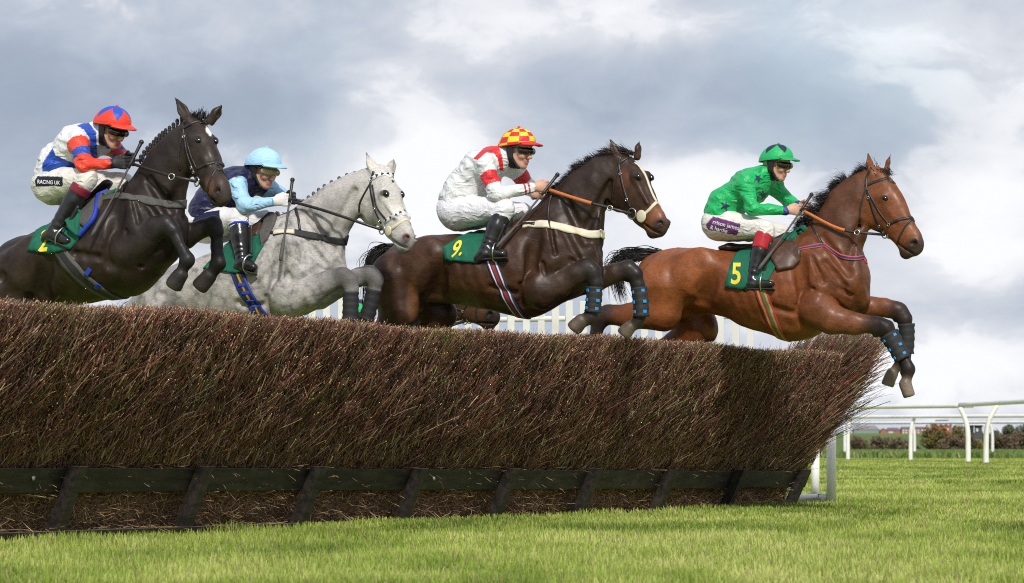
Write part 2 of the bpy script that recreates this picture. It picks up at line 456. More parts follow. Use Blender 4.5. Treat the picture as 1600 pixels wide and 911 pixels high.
def scatter(n, y0, y1, p0, p1, seed, cond=None, power=1.0):
    r = np.random.default_rng(seed)
    y = y0 + (y1 - y0) * r.random(n) ** power
    x = (r.uniform(p0, p1, n) - HX) / FPX * y
    if cond is not None: k = cond(x, y); x, y = x[k], y[k]
    return x, y
def clump(x, y, seed, thr=-0.15):
    r = np.random.default_rng(seed)
    k = vnoise(np.stack([x * 7, y * 7, x * 0], 1), seed) + 0.5 * vnoise(np.stack([x * 17, y * 17, x * 0], 1), seed + 1) + r.normal(0, 0.35, len(x)) > thr - 0.35
    return x[k], y[k]
parts = []
inFront = lambda x, y: (fence_q(x, y) > -0.02) | (fence_s(x, y) > 11.35)
x, y = scatter(170000, 13.6, 23.5, -220, 1820, 21, inFront, 1.15); x, y = clump(x, y, 5)
r_ = np.random.default_rng(3); hn = 0.026 + 0.032 * r_.random(len(x)) ** 1.6 + 0.011 * vnoise(np.stack([x * 1.7, y * 1.1, x * 0], 1), 8)
nearf = np.exp(-np.abs(fence_q(x, y)) / 0.2); hn = hn * (1 - 0.1 * nearf) + nearf * 0.055 * np.maximum(vnoise(np.stack([x * 3.1, y * 1.9, x * 0], 1), 18), 0)
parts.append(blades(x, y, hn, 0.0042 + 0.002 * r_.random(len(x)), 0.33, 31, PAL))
x, y = scatter(200000, 22.5, 46, -150, 1900, 22, lambda x, y: (fence_q(x, y) > -0.02) | (fence_q(x, y) < -0.65) | (fence_s(x, y) > 11.35), 1.3); x, y = clump(x, y, 6)
hn = 0.032 + 0.026 * r_.random(len(x)); nearf = np.exp(-np.abs(fence_q(x, y)) / 0.2) * (fence_s(x, y) < 11.4); hn = hn * (1 + 0.1 * nearf) + nearf * 0.055 * np.maximum(vnoise(np.stack([x * 3.1, y * 1.9, x * 0], 1), 18), 0)
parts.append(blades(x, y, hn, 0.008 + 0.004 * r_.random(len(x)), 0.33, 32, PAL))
x, y = scatter(150000, 44, 112, 1080, 1880, 23, None, 1.25); x, y = clump(x, y, 7)
parts.append(blades(x, y, 0.05 + 0.03 * r_.random(len(x)), 0.018 + 0.012 * r_.random(len(x)), 0.35, 33, PAL))
x, y = scatter(80000, 112, 235, 1080, 1880, 24)
rough_pal = [(0.10, 0.17, 0.04), (0.14, 0.22, 0.05), (0.18, 0.27, 0.07), (0.22, 0.30, 0.09)]
parts.append(blades(x, y, 0.17 + 0.10 * r_.random(len(x)), 0.05 + 0.03 * r_.random(len(x)), 0.3, 34, rough_pal))
o = 0; vs, qs, cs = [], [], []
for v, q, c_ in parts: vs.append(v); qs.append(q + o); cs.append(c_); o += len(v)
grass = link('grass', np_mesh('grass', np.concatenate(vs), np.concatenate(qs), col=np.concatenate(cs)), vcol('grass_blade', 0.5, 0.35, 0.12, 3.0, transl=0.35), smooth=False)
tag(grass, 'short bright green turf in front of the birch fence and out to the rails', 'grass', kind='stuff')

# ------------------------------------------------------------------ birch steeplechase fence
fence = empty('steeplechase_fence', (*FA, 0))
tag(fence, 'long brown birch brush steeplechase fence with black timber guard rail and raking struts', 'fence')
def to_f(v): return np.asarray(v) - np.array([FA[0], FA[1], 0])
BZ0, BZ1, S0, S1 = 0.37, 1.235, -4.2, 11.15
def sink(s): return -0.0098 * np.clip(s, -2.0, 12.0)      # the frame sinks a little into the turf towards the far end
def brush_pt(s, wd, h):                               # s along, wd 0 front .. 1 back, h 0 bottom .. 1 top
    q = (-0.06 + (0.42 + 0.06) * h) - wd * (0.42 + 0.10 * h)
    q = q + 0.05 * np.sin(math.pi * np.clip(h, 0, 1)) * (1 - wd)
    z = BZ0 + (BZ1 - BZ0) * h + sink(s) * (1 - np.clip(h, 0, 1)) + 0.012 * np.sin(s * 1.1 + 0.6) * h + 0.009 * np.sin(s * 3.3) * h
    return fp(s, q, z)
def twigs(root, d, L, r0, col, tipc, tip_on, seed):
    rg = np.random.default_rng(seed); n = len(root)
    d = d / np.linalg.norm(d, axis=1)[:, None]
    side = np.cross(d, np.array([0, 0, 1.0])); side /= np.linalg.norm(side, axis=1)[:, None] + 1e-9; up = np.cross(side, d)
    b1, b2 = rg.normal(0, 0.09, n), rg.normal(0, 0.07, n)
    ring = []; cr_ = []
    fr = (0.0, 0.5, 0.93, 0.94, 1.0)
    for f in fr:
        c = root + d * (L * f)[:, None] + side * (L * b1 * f * f)[:, None] + up * (L * b2 * f * f)[:, None]
        rr = r0 * (1 - 0.45 * f)
        for k in range(3):
            an = 2 * math.pi * k / 3
            ring.append(c + side * (rr * math.cos(an))[:, None] + up * (rr * math.sin(an))[:, None])
            cr_.append(np.where((tip_on & (f > 0.935))[:, None], tipc, col * (0.85 + 0.3 * f)))
    v = np.stack(ring, 1).reshape(-1, 3); c = np.stack(cr_, 1).reshape(-1, 3); m = 3 * len(fr)
    b = np.arange(n) * m; qs = []
    for j in range(len(fr) - 1):
        for k in range(3):
            qs.append(np.stack([b + 3 * j + k, b + 3 * j + (k + 1) % 3, b + 3 * j + 3 + (k + 1) % 3, b + 3 * j + 3 + k], 1))
    tr = np.stack([b + m - 3, b + m - 2, b + m - 1], 1)
    return v, np.concatenate(qs), tr, c
TW = np.array([(0.20, 0.060, 0.042), (0.22, 0.088, 0.055), (0.31, 0.205, 0.15), (0.10, 0.042, 0.034), (0.20, 0.068, 0.072), (0.40, 0.27, 0.18), (0.05, 0.022, 0.018), (0.14, 0.052, 0.044)])
TW = TW * np.array([1.10, 1.13, 1.08])
OLV = np.array([(0.12, 0.115, 0.03), (0.16, 0.145, 0.045), (0.09, 0.095, 0.03)])
def twig_colour(n, s, h, rg, olive=0.0):
    c = TW[rg.integers(0, len(TW), n)] * rg.uniform(0.4, 1.3, (n, 1)) * (1 + 0.35 * vnoise(np.stack([s * 9 - h * 4, h * 5, s * 0], 1), 19))[:, None]  # noise term darkens clumps, painting shaded gaps into the twig colour
    clump_ = vnoise(np.stack([s * 3.0, h * 2.2, s * 0], 1), 4)
    ol = rg.random(n) < np.clip(0.4 * (clump_ - 0.35) + 0.05 + 0.22 * (h > 0.82) + olive, 0.01, 0.8)
    c[ol] = OLV[rg.integers(0, 3, ol.sum())] * rg.uniform(0.7, 1.25, (ol.sum(), 1))
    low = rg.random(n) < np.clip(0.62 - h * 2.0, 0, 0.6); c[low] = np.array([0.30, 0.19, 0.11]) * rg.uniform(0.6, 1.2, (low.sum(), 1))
    return c
lean = np.array([FN[0] * 0.48, FN[1] * 0.48, BZ1 - BZ0]); lean2 = np.array([FN[0] * 0.33, FN[1] * 0.33, 0.93]); e3 = np.array([*FE, 0]); n3_ = np.array([*FN, 0])
rg = np.random.default_rng(17); bv, bq, bt, bc = [], [], [], []; off = 0
def push(tw):
    global off
    v, q, tr, c = tw; bv.append(to_f(v)); bq.append(q + off); bt.append(tr + off); bc.append(c); off += len(v)
def field(n, hlo, hhi, wlo, whi, Lr, dev, rr, tipp, seed, s0=-1.7, s1=S1):
    rg = np.random.default_rng(seed)
    s = rg.uniform(s0, s1, n); h = rg.uniform(hlo, hhi, n); wd = wlo + (whi - wlo) * rg.random(n) ** 1.3 + 0.035 * vnoise(np.stack([s * 9 - h * 2.0, h * 7.0, s * 0], 1), 15) + 0.05 * vnoise(np.stack([s * 22 - h * 5.0, h * 13.0, s * 0], 1), 16)
    L = rg.uniform(*Lr, n)
    d = lean2[None] + e3 * (rg.normal(0.0, dev, n) + 0.16 * vnoise(np.stack([s * 2.2, h * 2.0, s * 0], 1), 9))[:, None] + n3_ * rg.normal(0.04, dev * 0.7, n)[:, None]
    dz = d[:, 2] / np.linalg.norm(d, axis=1)
    top = 1.0 + rg.normal(0.0, 0.012, n)
    L = np.minimum(L, (top - h) * (BZ1 - BZ0) / np.maximum(dz, 0.3))
    k = L > 0.04; s, h, wd, L, d = s[k], h[k], wd[k], L[k], d[k]; n = len(s)
    r0 = rg.uniform(*rr, n)
    tip_on = rg.random(n) < tipp
    tipc = np.array([0.74, 0.52, 0.29]) * rg.uniform(0.5, 1.3, (n, 1))
    push(twigs(brush_pt(s, wd, h), d, L, r0, twig_colour(n, s, h, rg), tipc, tip_on, seed + 1))
field(30000, -0.04, 0.92, 0.05, 0.2, (0.16, 0.36), 0.28, (0.0014, 0.003), 0.10, 41)
field(52000, -0.04, 0.95, -0.02, 0.10, (0.05, 0.19), 0.46, (0.0010, 0.0022), 0.34, 43)
field(5000, -0.02, 0.9, -0.03, 0.05, (0.16, 0.34), 0.3, (0.0016, 0.0036), 0.25, 53)
field(9000, 0.0, 0.45, -0.04, 0.05, (0.06, 0.2), 0.9, (0.001, 0.0022), 0.1, 47)
field(9000, 0.03, 0.96, -0.06, 0.02, (0.04, 0.12), 0.3, (0.0026, 0.0056), 0.97, 44)
field(2600, 0.05, 0.97, -0.065, 0.0, (0.05, 0.10), 0.3, (0.0045, 0.0075), 1.0, 54)
field(26000, 0.72, 0.97, 0.0, 1.0, (0.1, 0.3), 0.26, (0.0015, 0.003), 0.3, 45)
field(13000, 0.0, 0.93, -0.05, 0.06, (0.05, 0.17), 0.75, (0.0010, 0.0021), 0.25, 49)
field(2600, 0.1, 0.95, -0.10, 0.0, (0.12, 0.34), 0.9, (0.0012, 0.0024), 0.1, 46)
# stray wisps standing above the clipped top
n = 240; s = rg.uniform(-1.7, S1, n); root = brush_pt(s, rg.random(n), np.full(n, 0.93))
push(twigs(root, lean + e3 * rg.normal(0, .3, n)[:, None] + n3_ * rg.normal(0, .3, n)[:, None], rg.uniform(0.06, 0.14, n), np.full(n, 0.0012), twig_colour(n, s, np.full(n, .9), rg), np.zeros((n, 3)), np.zeros(n, bool), 48))
# the far end: taller, splaying out past the frame
n = 15000
hh = rg.uniform(-0.05, 0.9, n); wd = rg.uniform(-0.02, 1.0, n); s = S1 - 0.5 + 0.75 * rg.random(n) * (0.35 + 0.65 * np.clip(hh, 0, 1))
root = brush_pt(s, wd, hh); L = rg.uniform(0.2, 0.5, n)
d = lean[None] / np.linalg.norm(lean) + e3 * rg.normal(0.42, 0.22, n)[:, None] + n3_ * (rg.normal(0.14, 0.2, n) + 0.12 * np.clip(hh, 0, 1))[:, None]
dz = d[:, 2] / np.linalg.norm(d, axis=1); L = np.minimum(L, np.maximum((1.40 + rg.normal(0, .03, n) - root[:, 2]) / np.maximum(dz, .3), .06))
push(twigs(root, d, L, rg.uniform(0.0016, 0.0036, n), twig_colour(n, s, hh, rg, 0.05), np.array([0.42, 0.3, 0.18]) * rg.uniform(.6, 1.2, (n, 1)), rg.random(n) < 0.1, 50))
n = 260                                                                    # loose long sprays off the end
hh = rg.uniform(0.25, 0.95, n); root = brush_pt(S1 + 0.1 + 0.15 * rg.random(n), rg.uniform(0, 0.8, n), hh)
push(twigs(root, lean + e3 * rg.normal(0.8, .3, n)[:, None] + n3_ * rg.normal(0.35, .3, n)[:, None] - np.array([0, 0, 0.35]), rg.uniform(0.25, 0.5, n), rg.uniform(0.0018, 0.003, n), twig_colour(n, hh * 0, hh, rg), np.zeros((n, 3)), np.zeros(n, bool), 52))
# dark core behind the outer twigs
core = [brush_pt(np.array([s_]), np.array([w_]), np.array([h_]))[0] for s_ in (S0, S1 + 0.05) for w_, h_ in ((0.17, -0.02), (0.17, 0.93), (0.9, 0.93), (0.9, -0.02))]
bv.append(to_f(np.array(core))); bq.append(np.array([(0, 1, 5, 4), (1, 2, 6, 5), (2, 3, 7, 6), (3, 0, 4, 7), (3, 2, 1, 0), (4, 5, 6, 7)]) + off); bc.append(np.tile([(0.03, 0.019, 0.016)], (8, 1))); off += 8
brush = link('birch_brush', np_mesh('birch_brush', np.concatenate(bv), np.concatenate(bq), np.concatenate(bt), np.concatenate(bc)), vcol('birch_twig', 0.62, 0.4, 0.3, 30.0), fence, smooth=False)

# packed straw and dead birch under the guard rail
bv, bq, bt, bc = [], [], [], []; off = 0
n = 20000; s = rg.uniform(-1.7, S1, n); z = rg.uniform(0.02, 0.40, n); q = -0.08 - 0.40 * (0.39 - z) - rg.random(n) ** 2 * 0.10 + 0.03 * vnoise(np.stack([s * 4, z * 8, s * 0], 1), 2)
d = rg.normal(0, 1, (n, 3)) * np.array([1, 1, 0.7]) + np.array([0, 0, 0.25])
c = np.array([(0.50, 0.33, 0.19), (0.40, 0.24, 0.14), (0.62, 0.45, 0.26), (0.22, 0.13, 0.08), (0.48, 0.28, 0.19)])[rg.integers(0, 5, n)] * rg.uniform(0.6, 1.25, (n, 1))
push(twigs(fp(s, q, z + sink(s)), d, rg.uniform(0.03, 0.13, n), rg.uniform(0.0012, 0.003, n), c, c, np.zeros(n, bool), 60))
n = 900; s = rg.uniform(-1.7, S1, n); z = np.where(rg.random(n) < 0.6, 0.405, 0.062); q = np.where(z > 0.2, -0.05, -0.10) + rg.uniform(-0.03, 0.02, n)
d = rg.normal(0, 1, (n, 3)) * np.array([1, 1, 0.25]); c = np.array([0.42, 0.29, 0.15]) * rg.uniform(0.5, 1.2, (n, 1))
push(twigs(fp(s, q, z + sink(s)), d, rg.uniform(0.04, 0.14, n), rg.uniform(0.0014, 0.0035, n), c, c, np.zeros(n, bool), 61))
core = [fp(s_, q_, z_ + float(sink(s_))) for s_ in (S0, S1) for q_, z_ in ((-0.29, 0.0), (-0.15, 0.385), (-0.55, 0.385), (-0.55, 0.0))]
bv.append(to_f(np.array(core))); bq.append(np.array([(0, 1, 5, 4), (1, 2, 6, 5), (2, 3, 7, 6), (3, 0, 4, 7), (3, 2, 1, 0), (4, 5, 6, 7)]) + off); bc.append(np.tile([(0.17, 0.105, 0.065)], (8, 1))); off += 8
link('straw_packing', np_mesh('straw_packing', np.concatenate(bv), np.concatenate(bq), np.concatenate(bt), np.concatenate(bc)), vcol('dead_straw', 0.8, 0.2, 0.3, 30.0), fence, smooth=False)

# tarred timber
tm, t = material('tarred_timber'); co = obj_co(t)
ee = t.n('ShaderNodeVectorMath', {0: co, 1: (*FE, 0)}, operation='DOT_PRODUCT').outputs['Value']
nn = t.n('ShaderNodeVectorMath', {0: co, 1: (*FN, 0)}, operation='DOT_PRODUCT').outputs['Value']
gv = t.n('ShaderNodeCombineXYZ', {0: t.math('MULTIPLY', ee, 0.16), 1: nn, 2: t.n('ShaderNodeSeparateXYZ', {0: co}).outputs[2]}).outputs[0]
g1 = t.noise(gv, 26.0, 8.0, 0.65); g2 = t.noise(co, 5.0, 6.0, 0.65)
c = t.mix(t.smooth(g1, 0.35, 0.7), (0.006, 0.005, 0.0045), (0.034, 0.025, 0.020))
c = t.mix(t.math('MULTIPLY', t.smooth(g2, 0.55, 0.75), 0.55), c, (0.085, 0.07, 0.055))
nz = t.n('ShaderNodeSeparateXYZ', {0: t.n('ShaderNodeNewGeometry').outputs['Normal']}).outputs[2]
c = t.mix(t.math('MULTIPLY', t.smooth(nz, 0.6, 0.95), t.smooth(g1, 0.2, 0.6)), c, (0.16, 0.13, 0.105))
finish(t, t.n('ShaderNodeBsdfPrincipled', {'Base Color': c, 'Roughness': 0.62, 'Specular IOR Level': 0.4, 'Normal': bump(t, g1, 0.55, 0.006)}))
LEAN = 0.42
def timber(name, s0, s1, q0, q1, z0, z1, lean_=LEAN, zref=0.394, bev=0.004, segs=1):
    mb = MB()
    for j in range(segs):
        sa, sb = s0 + (s1 - s0) * j / segs, s0 + (s1 - s0) * (j + 1) / segs
        def loop(s): return [to_f(fp(s, q + lean_ * (z - zref), z + float(sink(s)) * (1 if z > 0.2 else .6))) for q, z in ((q0, z0), (q1, z0), (q1, z1), (q0, z1))]
        mb.prism(loop(sa), loop(sb))
    return mb.build(name, tm, fence, smooth=False, bevel=bev)
for a_, b_ in ((-3, 1.02), (1.025, 4.03), (4.035, 7.0), (7.005, 8.2)):      # rail boards butt end to end
    timber('guard_rail', a_ * STEP, b_ * STEP, -0.075, 0.0, 0.262 + 0.003 * math.sin(a_ * 3), 0.394 + 0.003 * math.sin(a_ * 3))
for a_, b_ in ((-3, 1.5), (1.51, 5.4), (5.41, 8.12)):
    timber('ground_board', a_ * STEP, b_ * STEP, 0.012, 0.09, -0.02, 0.055)
for i in range(-2, 9):
    st = timber('strut', i * STEP - 0.04, i * STEP + 0.04, 0.003, 0.085, -0.03, 0.40 + 0.004 * (i % 3))
bolt_m = plain('galvanised_bolt', (0.35, 0.36, 0.3), 0.5, 0.3, 60, metal=0.7)
for s_ in (-0.34, 4.4):
    mb = MB()
    M = Matrix(((FN[0], FE[0], 0), (FN[1], FE[1], 0), (0, 0, 1))).to_4x4() @ Matrix.Rotation(rad(90), 4, 'Y')
    mb.ball(to_f(fp(s_, 0.003 - 0.02, 0.335 + float(sink(s_)))), (0.014, 0.014, 0.009), 14, 8, M)
    mb.build('bolt', bolt_m, fence)

# ------------------------------------------------------------------ white end frame, wing and running rails
white = plain('white_plastic', (0.80, 0.79, 0.76), 0.42, 0.04, 3.0, dirt=(0.62, 0.58, 0.5))
fr = empty('end_frame', (*fp(11.5, 0, 0),)); tag(fr, 'short white pipe frame with two posts at the far end of the birch fence', 'frame')
o_ = np.array(fp(11.5, 0, 0))
def pxg(px, Y, z): return np.array([(px - HX) / FPX * Y, Y, z])
pa, pb = pxg(1299, 31.3, 0.05) - o_, pxg(1274, 32.0, 0.05) - o_
for p_, h_, r_p in ((pa, 0.62, 0.040), (pb, 0.42, 0.036)):
    mb = MB(); mb.tube([p_ + np.array([0, 0, -0.08]), p_ + np.array([0, 0, h_])], r_p, 16); mb.build('post', white, fr)
mb = MB(); mb.tube([pa + np.array([-.045, 0.02, 0.005]), (pa + pb) / 2 + np.array([-.05, 0, 0.0]), pxg(1222, 31.2, 0.05) - o_], 0.034, 14); mb.build('foot_pipe', white, fr)

wing = empty('fence_wing', (*fp(11.6, -0.7, 0),)); tag(wing, 'white slatted wing behind the birch fence, seen under the horses bellies', 'wing')
o_ = np.array(fp(11.6, -0.7, 0))
for k in range(31):
    q_ = -0.7 - k * 0.136; s_ = 11.6 + 0.02 * math.sin(k)
    mb = MB(); top_z = 1.66 + 0.004 * k
    p_ = fp(s_, q_, 0) - o_
    M = Matrix(((FN[0], FE[0], 0), (FN[1], FE[1], 0), (0, 0, 1))).to_4x4()
    mb.box(p_ + np.array([0, 0, top_z / 2 - .03]), (0.062, 0.02, top_z + .06), M); mb.build('slat', white, wing, smooth=False, bevel=0.003)
for z_ in (0.35, 1.56):
    mb = MB(); mb.tube([fp(11.63, -0.6, z_) - o_, fp(11.63, -4.95, z_) - o_], 0.024, 10); mb.build('cross_bar', white, wing)

def running_rail(label, ends, z, posts):
    (p0, Y0), (p1, Y1) = ends
    A_, B_ = pxg(p0, Y0, z), pxg(p1, Y1, z)
    r = empty('running_rail', (A_[0], A_[1], 0)); tag(r, label, 'rail', 'white running rails across the course')
    o_ = np.array([A_[0], A_[1], 0.0])
    mb = MB(); mb.tube([A_ - o_ + (B_ - A_) * f_ for f_ in np.linspace(0, 1, 12)], 0.047, 16); mb.build('rail', white, r)
    for px_, bend_ in posts:
        k = (px_ - HX) / FPX                                             # where the post's column meets the rail line
        f_ = (k * A_[1] - A_[0]) / ((B_[0] - A_[0]) - k * (B_[1] - A_[1])); p_ = A_ + (B_ - A_) * f_
        gz = terrain(p_[0], p_[1] + 0.0)
        pts = spline([(0, 0, float(gz) - 0.1), (0, 0, 0.45), (bend_ * 0.06, 0, 0.75), (bend_ * 0.34, 0, 0.98), (bend_ * .85, 0, z - 0.03)], 16) + np.array([p_[0], p_[1] + 0.02, 0]) - o_
        mb = MB(); mb.tube(pts, np.linspace(0.056, 0.046, 16), 14); mb.build('rail_post', white, r)
    return r
running_rail('nearest white running rail with one post whose top curves left', ((1230, 83.5), (1519, 77.8)), 1.235, [(1513, -0.21), (1330 - 60, -0.21)])
running_rail('near white running rail at the right whose post top curves right', ((1500, 77.0), (1760, 60.0)), 1.24, [(1541, 0.26), (1740, 0.26)])
running_rail('middle white running rail with a slender post curving right at its top', ((1180, 107), (1720, 97)), 1.155, [(1325, 0.12), (1423, 0.14), (1655, 0.14)])
running_rail('farthest and lowest white running rail, posts half hidden by nearer posts', ((1200, 137), (1720, 124)), 1.11, [(1320, -0.1), (1429, -0.16), (1551, -0.16), (1670, -.16)])

# ------------------------------------------------------------------ far hedges, trees and buildings
bark = plain('bark', (0.09, 0.065, 0.05), 0.9, 0.3, 20)
leafm = vcol('far_leaf', 0.7, 0.2, 0.25, 0.8, transl=0.2)
def tree(name, label, px, Y, top, wpx, pal, seed, cat='tree', trunk_f=0.18, group='trees and bushes beyond the rails', n=900, base=None):
    n = int(n * 2.2)
    rg = np.random.default_rng(seed); wd = wpx / FPX * Y * 1.15
    x = (px - HX) / FPX * Y; z0 = float(terrain(x, Y)); h = CH + (HY - top) / FPX * Y - z0
    r = empty(name, (x, Y, z0)); tag(r, label, cat, group)
    mb = MB(); mb.tube([(0, 0, -0.5), (0.02 * wd, 0, h * 0.3), (0, 0.02 * wd, h * 0.62)], [wd * 0.04, wd * 0.028, wd * 0.012], 7)
    for k in range(7):
        an = k * 0.9 + seed; mb.tube([(0, 0, h * (0.1 + 0.06 * k)), (wd * .2 * math.cos(an), wd * .2 * math.sin(an), h * (.3 + .06 * k)), (wd * .38 * math.cos(an), wd * .38 * math.sin(an), h * (.45 + .06 * k))], [wd * .016, wd * .011, wd * .005], 5)
    mb.build('trunk', bark, r)
    lob = [(rg.uniform(-.36, .36) * wd, rg.uniform(-.3, .3) * wd, h * rg.uniform(trunk_f + .08, .82), rg.uniform(.13, .24)) for _ in range(11)]
    li = rg.integers(0, len(lob), n); L = np.array(lob)[li]
    dv = rg.normal(0, 1, (n, 3)); dv /= np.linalg.norm(dv, axis=1)[:, None]; rr = rg.random(n) ** 0.4
    c = np.stack([L[:, 0] + dv[:, 0] * rr * L[:, 3] * wd, L[:, 1] + dv[:, 1] * rr * L[:, 3] * wd, np.clip(L[:, 2] + dv[:, 2] * rr * L[:, 3] * h, 0.0, h)], 1)
    sz = rg.uniform(.02, .05, n) * (wd + h) * 0.5
    u = rg.normal(0, 1, (n, 3)); u /= np.linalg.norm(u, axis=1)[:, None]; w_ = np.cross(u, rg.normal(0, 1, (n, 3))); w_ /= np.linalg.norm(w_, axis=1)[:, None]
    v = np.stack([c + u * sz[:, None], c + w_ * sz[:, None] * .7, c - u * sz[:, None], c - w_ * sz[:, None] * .7], 1).reshape(-1, 3)
    q = np.arange(4 * n).reshape(-1, 4)
    pal = np.array(pal); n_lobe = 0; cc = pal[(rg.integers(0, 100, len(lob)) % len(pal))[li]] * rg.uniform(.6, 1.35, (n, 1))
    link('crown', np_mesh('crown', v, q, col=np.repeat(cc, 4, 0)), leafm, r, smooth=False)
    return r
OL = [(0.17, 0.15, 0.05), (0.21, 0.165, 0.05), (0.14, 0.13, 0.05)]; BR = [(0.20, 0.145, 0.095), (0.18, 0.13, 0.085), (0.22, 0.165, 0.10)]  # leaf palettes lightened, distance haze put into the colour
GR = [(0.13, 0.15, 0.095), (0.15, 0.165, 0.11)]; AU = [(0.24, 0.135, 0.04), (0.20, 0.12, 0.045)]
tree('bush', 'bare brown bush against the fence end, left of the far shed', 1338, 330, 676, 36, BR, 1, 'bush', .05)
tree('bush', 'bare brown bush on the far green field below the red houses', 1374, 360, 680, 40, BR, 2, 'bush', .05)
tree('bush', 'bare brown bush left of the slender rail post', 1410, 350, 679, 40, BR, 3, 'bush', .05)
tree('bush', 'olive green bush below the tall red house', 1452, 340, 671, 46, OL, 4, 'bush', .05, n=1400)
tree('bush', 'rounded brown bush right of the olive green one', 1491, 330, 678, 46, BR, 5, 'bush', .05, n=1400)
tree('bush', 'brown green bush between the two nearest rail posts', 1527, 345, 673, 36, [*BR, *OL], 6, 'bush', .05, n=1200)
tree('bush', 'brown bush just right of the nearest right hand post', 1566, 330, 672, 42, BR, 7, 'bush', .05, n=1200)
tree('bush', 'brown bush at the right edge of the picture', 1600, 335, 669, 50, BR, 8, 'bush', .05, n=1400)
tree('tree', 'autumn coloured tree in front of the tall red house', 1466, 420, 663, 34, AU, 9, n=800)
tree('tree', 'pale olive tree behind the left of the two nearest posts', 1497, 430, 659, 34, OL, 10, n=900)
tree('tree', 'autumn olive tree left of the white porch', 1514, 440, 661, 26, AU, 15, n=700)
tree('tree', 'grey green tree right of the white porch', 1569, 460, 660, 46, GR, 11, n=1300)
tree('tree', 'dark grey green tree at the far right edge', 1606, 470, 656, 36, GR, 12, n=1200)
for i, (px_, wpx) in enumerate(((1352, 40), (1390, 44), (1424, 36))):
    tree('hedge', ('low dark hedge at the foot of the far field, left stretch', 'low dark hedge at the foot of the far field, middle stretch', 'low dark hedge at the foot of the far field, right stretch')[i], px_, 250, 696, wpx, [(0.05, 0.06, 0.015), (0.07, 0.075, 0.02), (0.075, 0.05, 0.03)], 30 + i, 'hedge', .0, 'hedges across the far field', n=700)
brick = plain('red_brick', (0.36, 0.13, 0.08), 0.85, 0.2, 3); slate = plain('grey_slate', (0.13, 0.115, 0.14), 0.8, 0.15, 2)
pale_pane = plain('far_window_or_panel', (0.62, 0.64, 0.66), 0.3, 0.05); shedm = plain('green_sheeting', (0.21, 0.26, 0.235), 0.7, 0.12, 1); shedr = plain('grey_sheeting', (0.22, 0.20, 0.20), 0.7, 0.12, 1); trimw = plain('white_render', (0.75, 0.73, 0.7), 0.7, 0.05)
def building(name, label, p0, p1, ybase, yeave, yridge, Y, wallm, roofm, hip=0.0, gable_side=False, wins=(), cat='building', trim=None):
    m = Y / FPX; x0, x1 = (p0 - HX) * m, (p1 - HX) * m; zb = CH + (HY - ybase) * m - 3 * Y / 2800; ze = CH + (HY - yeave) * m; zr = CH + (HY - yridge) * m
    cx = (x0 + x1) / 2; dep = 9.0 * Y / 3000 + 4
    r = empty(name, (cx, Y, zb)); tag(r, label, cat); hw = (x1 - x0) / 2; H_ = ze - zb; R_ = zr - zb
    mb = MB(); mb.box((0, dep / 2, H_ / 2), (2 * hw, dep, H_))
    if gable_side: mb.prism([(-hw, 0, H_), (hw, 0, H_), (0, 0, R_)], [(-hw, dep, H_), (hw, dep, H_), (0, dep, R_)])
    mb.build('wall', wallm, r, smooth=False)
    mb = MB(); ov = 0.35
    if gable_side:
        for sg in (-1, 1):
            mb.prism([(0, -ov, R_ + .05), (0, -ov, R_ + .35), (sg * (hw + ov), -ov, H_ - .1), (sg * (hw + ov), -ov, H_ - .35)], [(0, dep + ov, R_ + .05), (0, dep + ov, R_ + .35), (sg * (hw + ov), dep + ov, H_ - .1), (sg * (hw + ov), dep + ov, H_ - .35)])
    else:
        hp = hip * hw
        mb.add([(-hw - ov, -ov, H_ + .02), (hw + ov, -ov, H_ + .02), (hw + ov, dep + ov, H_ + .02), (-hw - ov, dep + ov, H_ + .02), (-hw + hp, dep / 2, R_), (hw - hp, dep / 2, R_)], [(0, 1, 5, 4), (2, 3, 4, 5), (1, 2, 5), (3, 0, 4), (3, 2, 1, 0)])
    mb.build('roof', roofm, r, smooth=False)
    for wx, wy, ww, wh in wins:
        mb = MB(); mb.box(((wx - HX) * m - cx, -0.06, CH + (HY - wy) * m - zb), (ww * m, 0.12, wh * m)); mb.build('window_or_panel', pale_pane, r, smooth=False)
    return r
building('shed', 'long grey green farm shed with grey roof on the far skyline', 1334, 1375, 678, 671.5, 664.5, 2900, shedm, shedr, .35)
building('brick_house', 'small red brick house with gable beside the green shed', 1376, 1386, 678, 673.5, 669.8, 2800, brick, slate, 0, True)
building('brick_house', 'red brick house with slate roof between the small gabled one and the terrace', 1385.5, 1407, 678, 672.8, 668.2, 2850, brick, slate, .25, wins=[(1392, 675.5, 7, 2)])
building('terrace', 'long red brick terrace with slate roof and two rows of pale windows', 1409, 1450, 678, 670.5, 666.8, 2750, brick, slate, .02, wins=[(px_, y_, 2.4, 2.2) for px_ in (1411.5, 1416, 1421, 1425.5, 1430, 1435, 1441, 1446) for y_ in (672.3, 676)])
building('brick_house', 'tall red brick house behind the autumn coloured tree', 1460, 1487, 684, 665, 656, 1300, brick, slate, .3, wins=[(1466, 664.5, 3.2, 3), (1474, 664.2, 3.2, 3), (1482, 664.4, 3.2, 3), (1481, 671, 2.5, 2.6)])
pr = building('porch', 'white roofed pavilion porch between the two nearest rail posts', 1521, 1536, 680, 664.5, 660, 420, plain('shaded_interior', (0.06, 0.06, 0.065), .7), trimw, .05, wins=[(1526.6, 672, 3.0, 5), (1521.9, 671, 1.3, 11), (1535.0, 670, 1.6, 9)], cat='pavilion')  # wall painted dark for the shaded interior; wins are white panel, frame strips
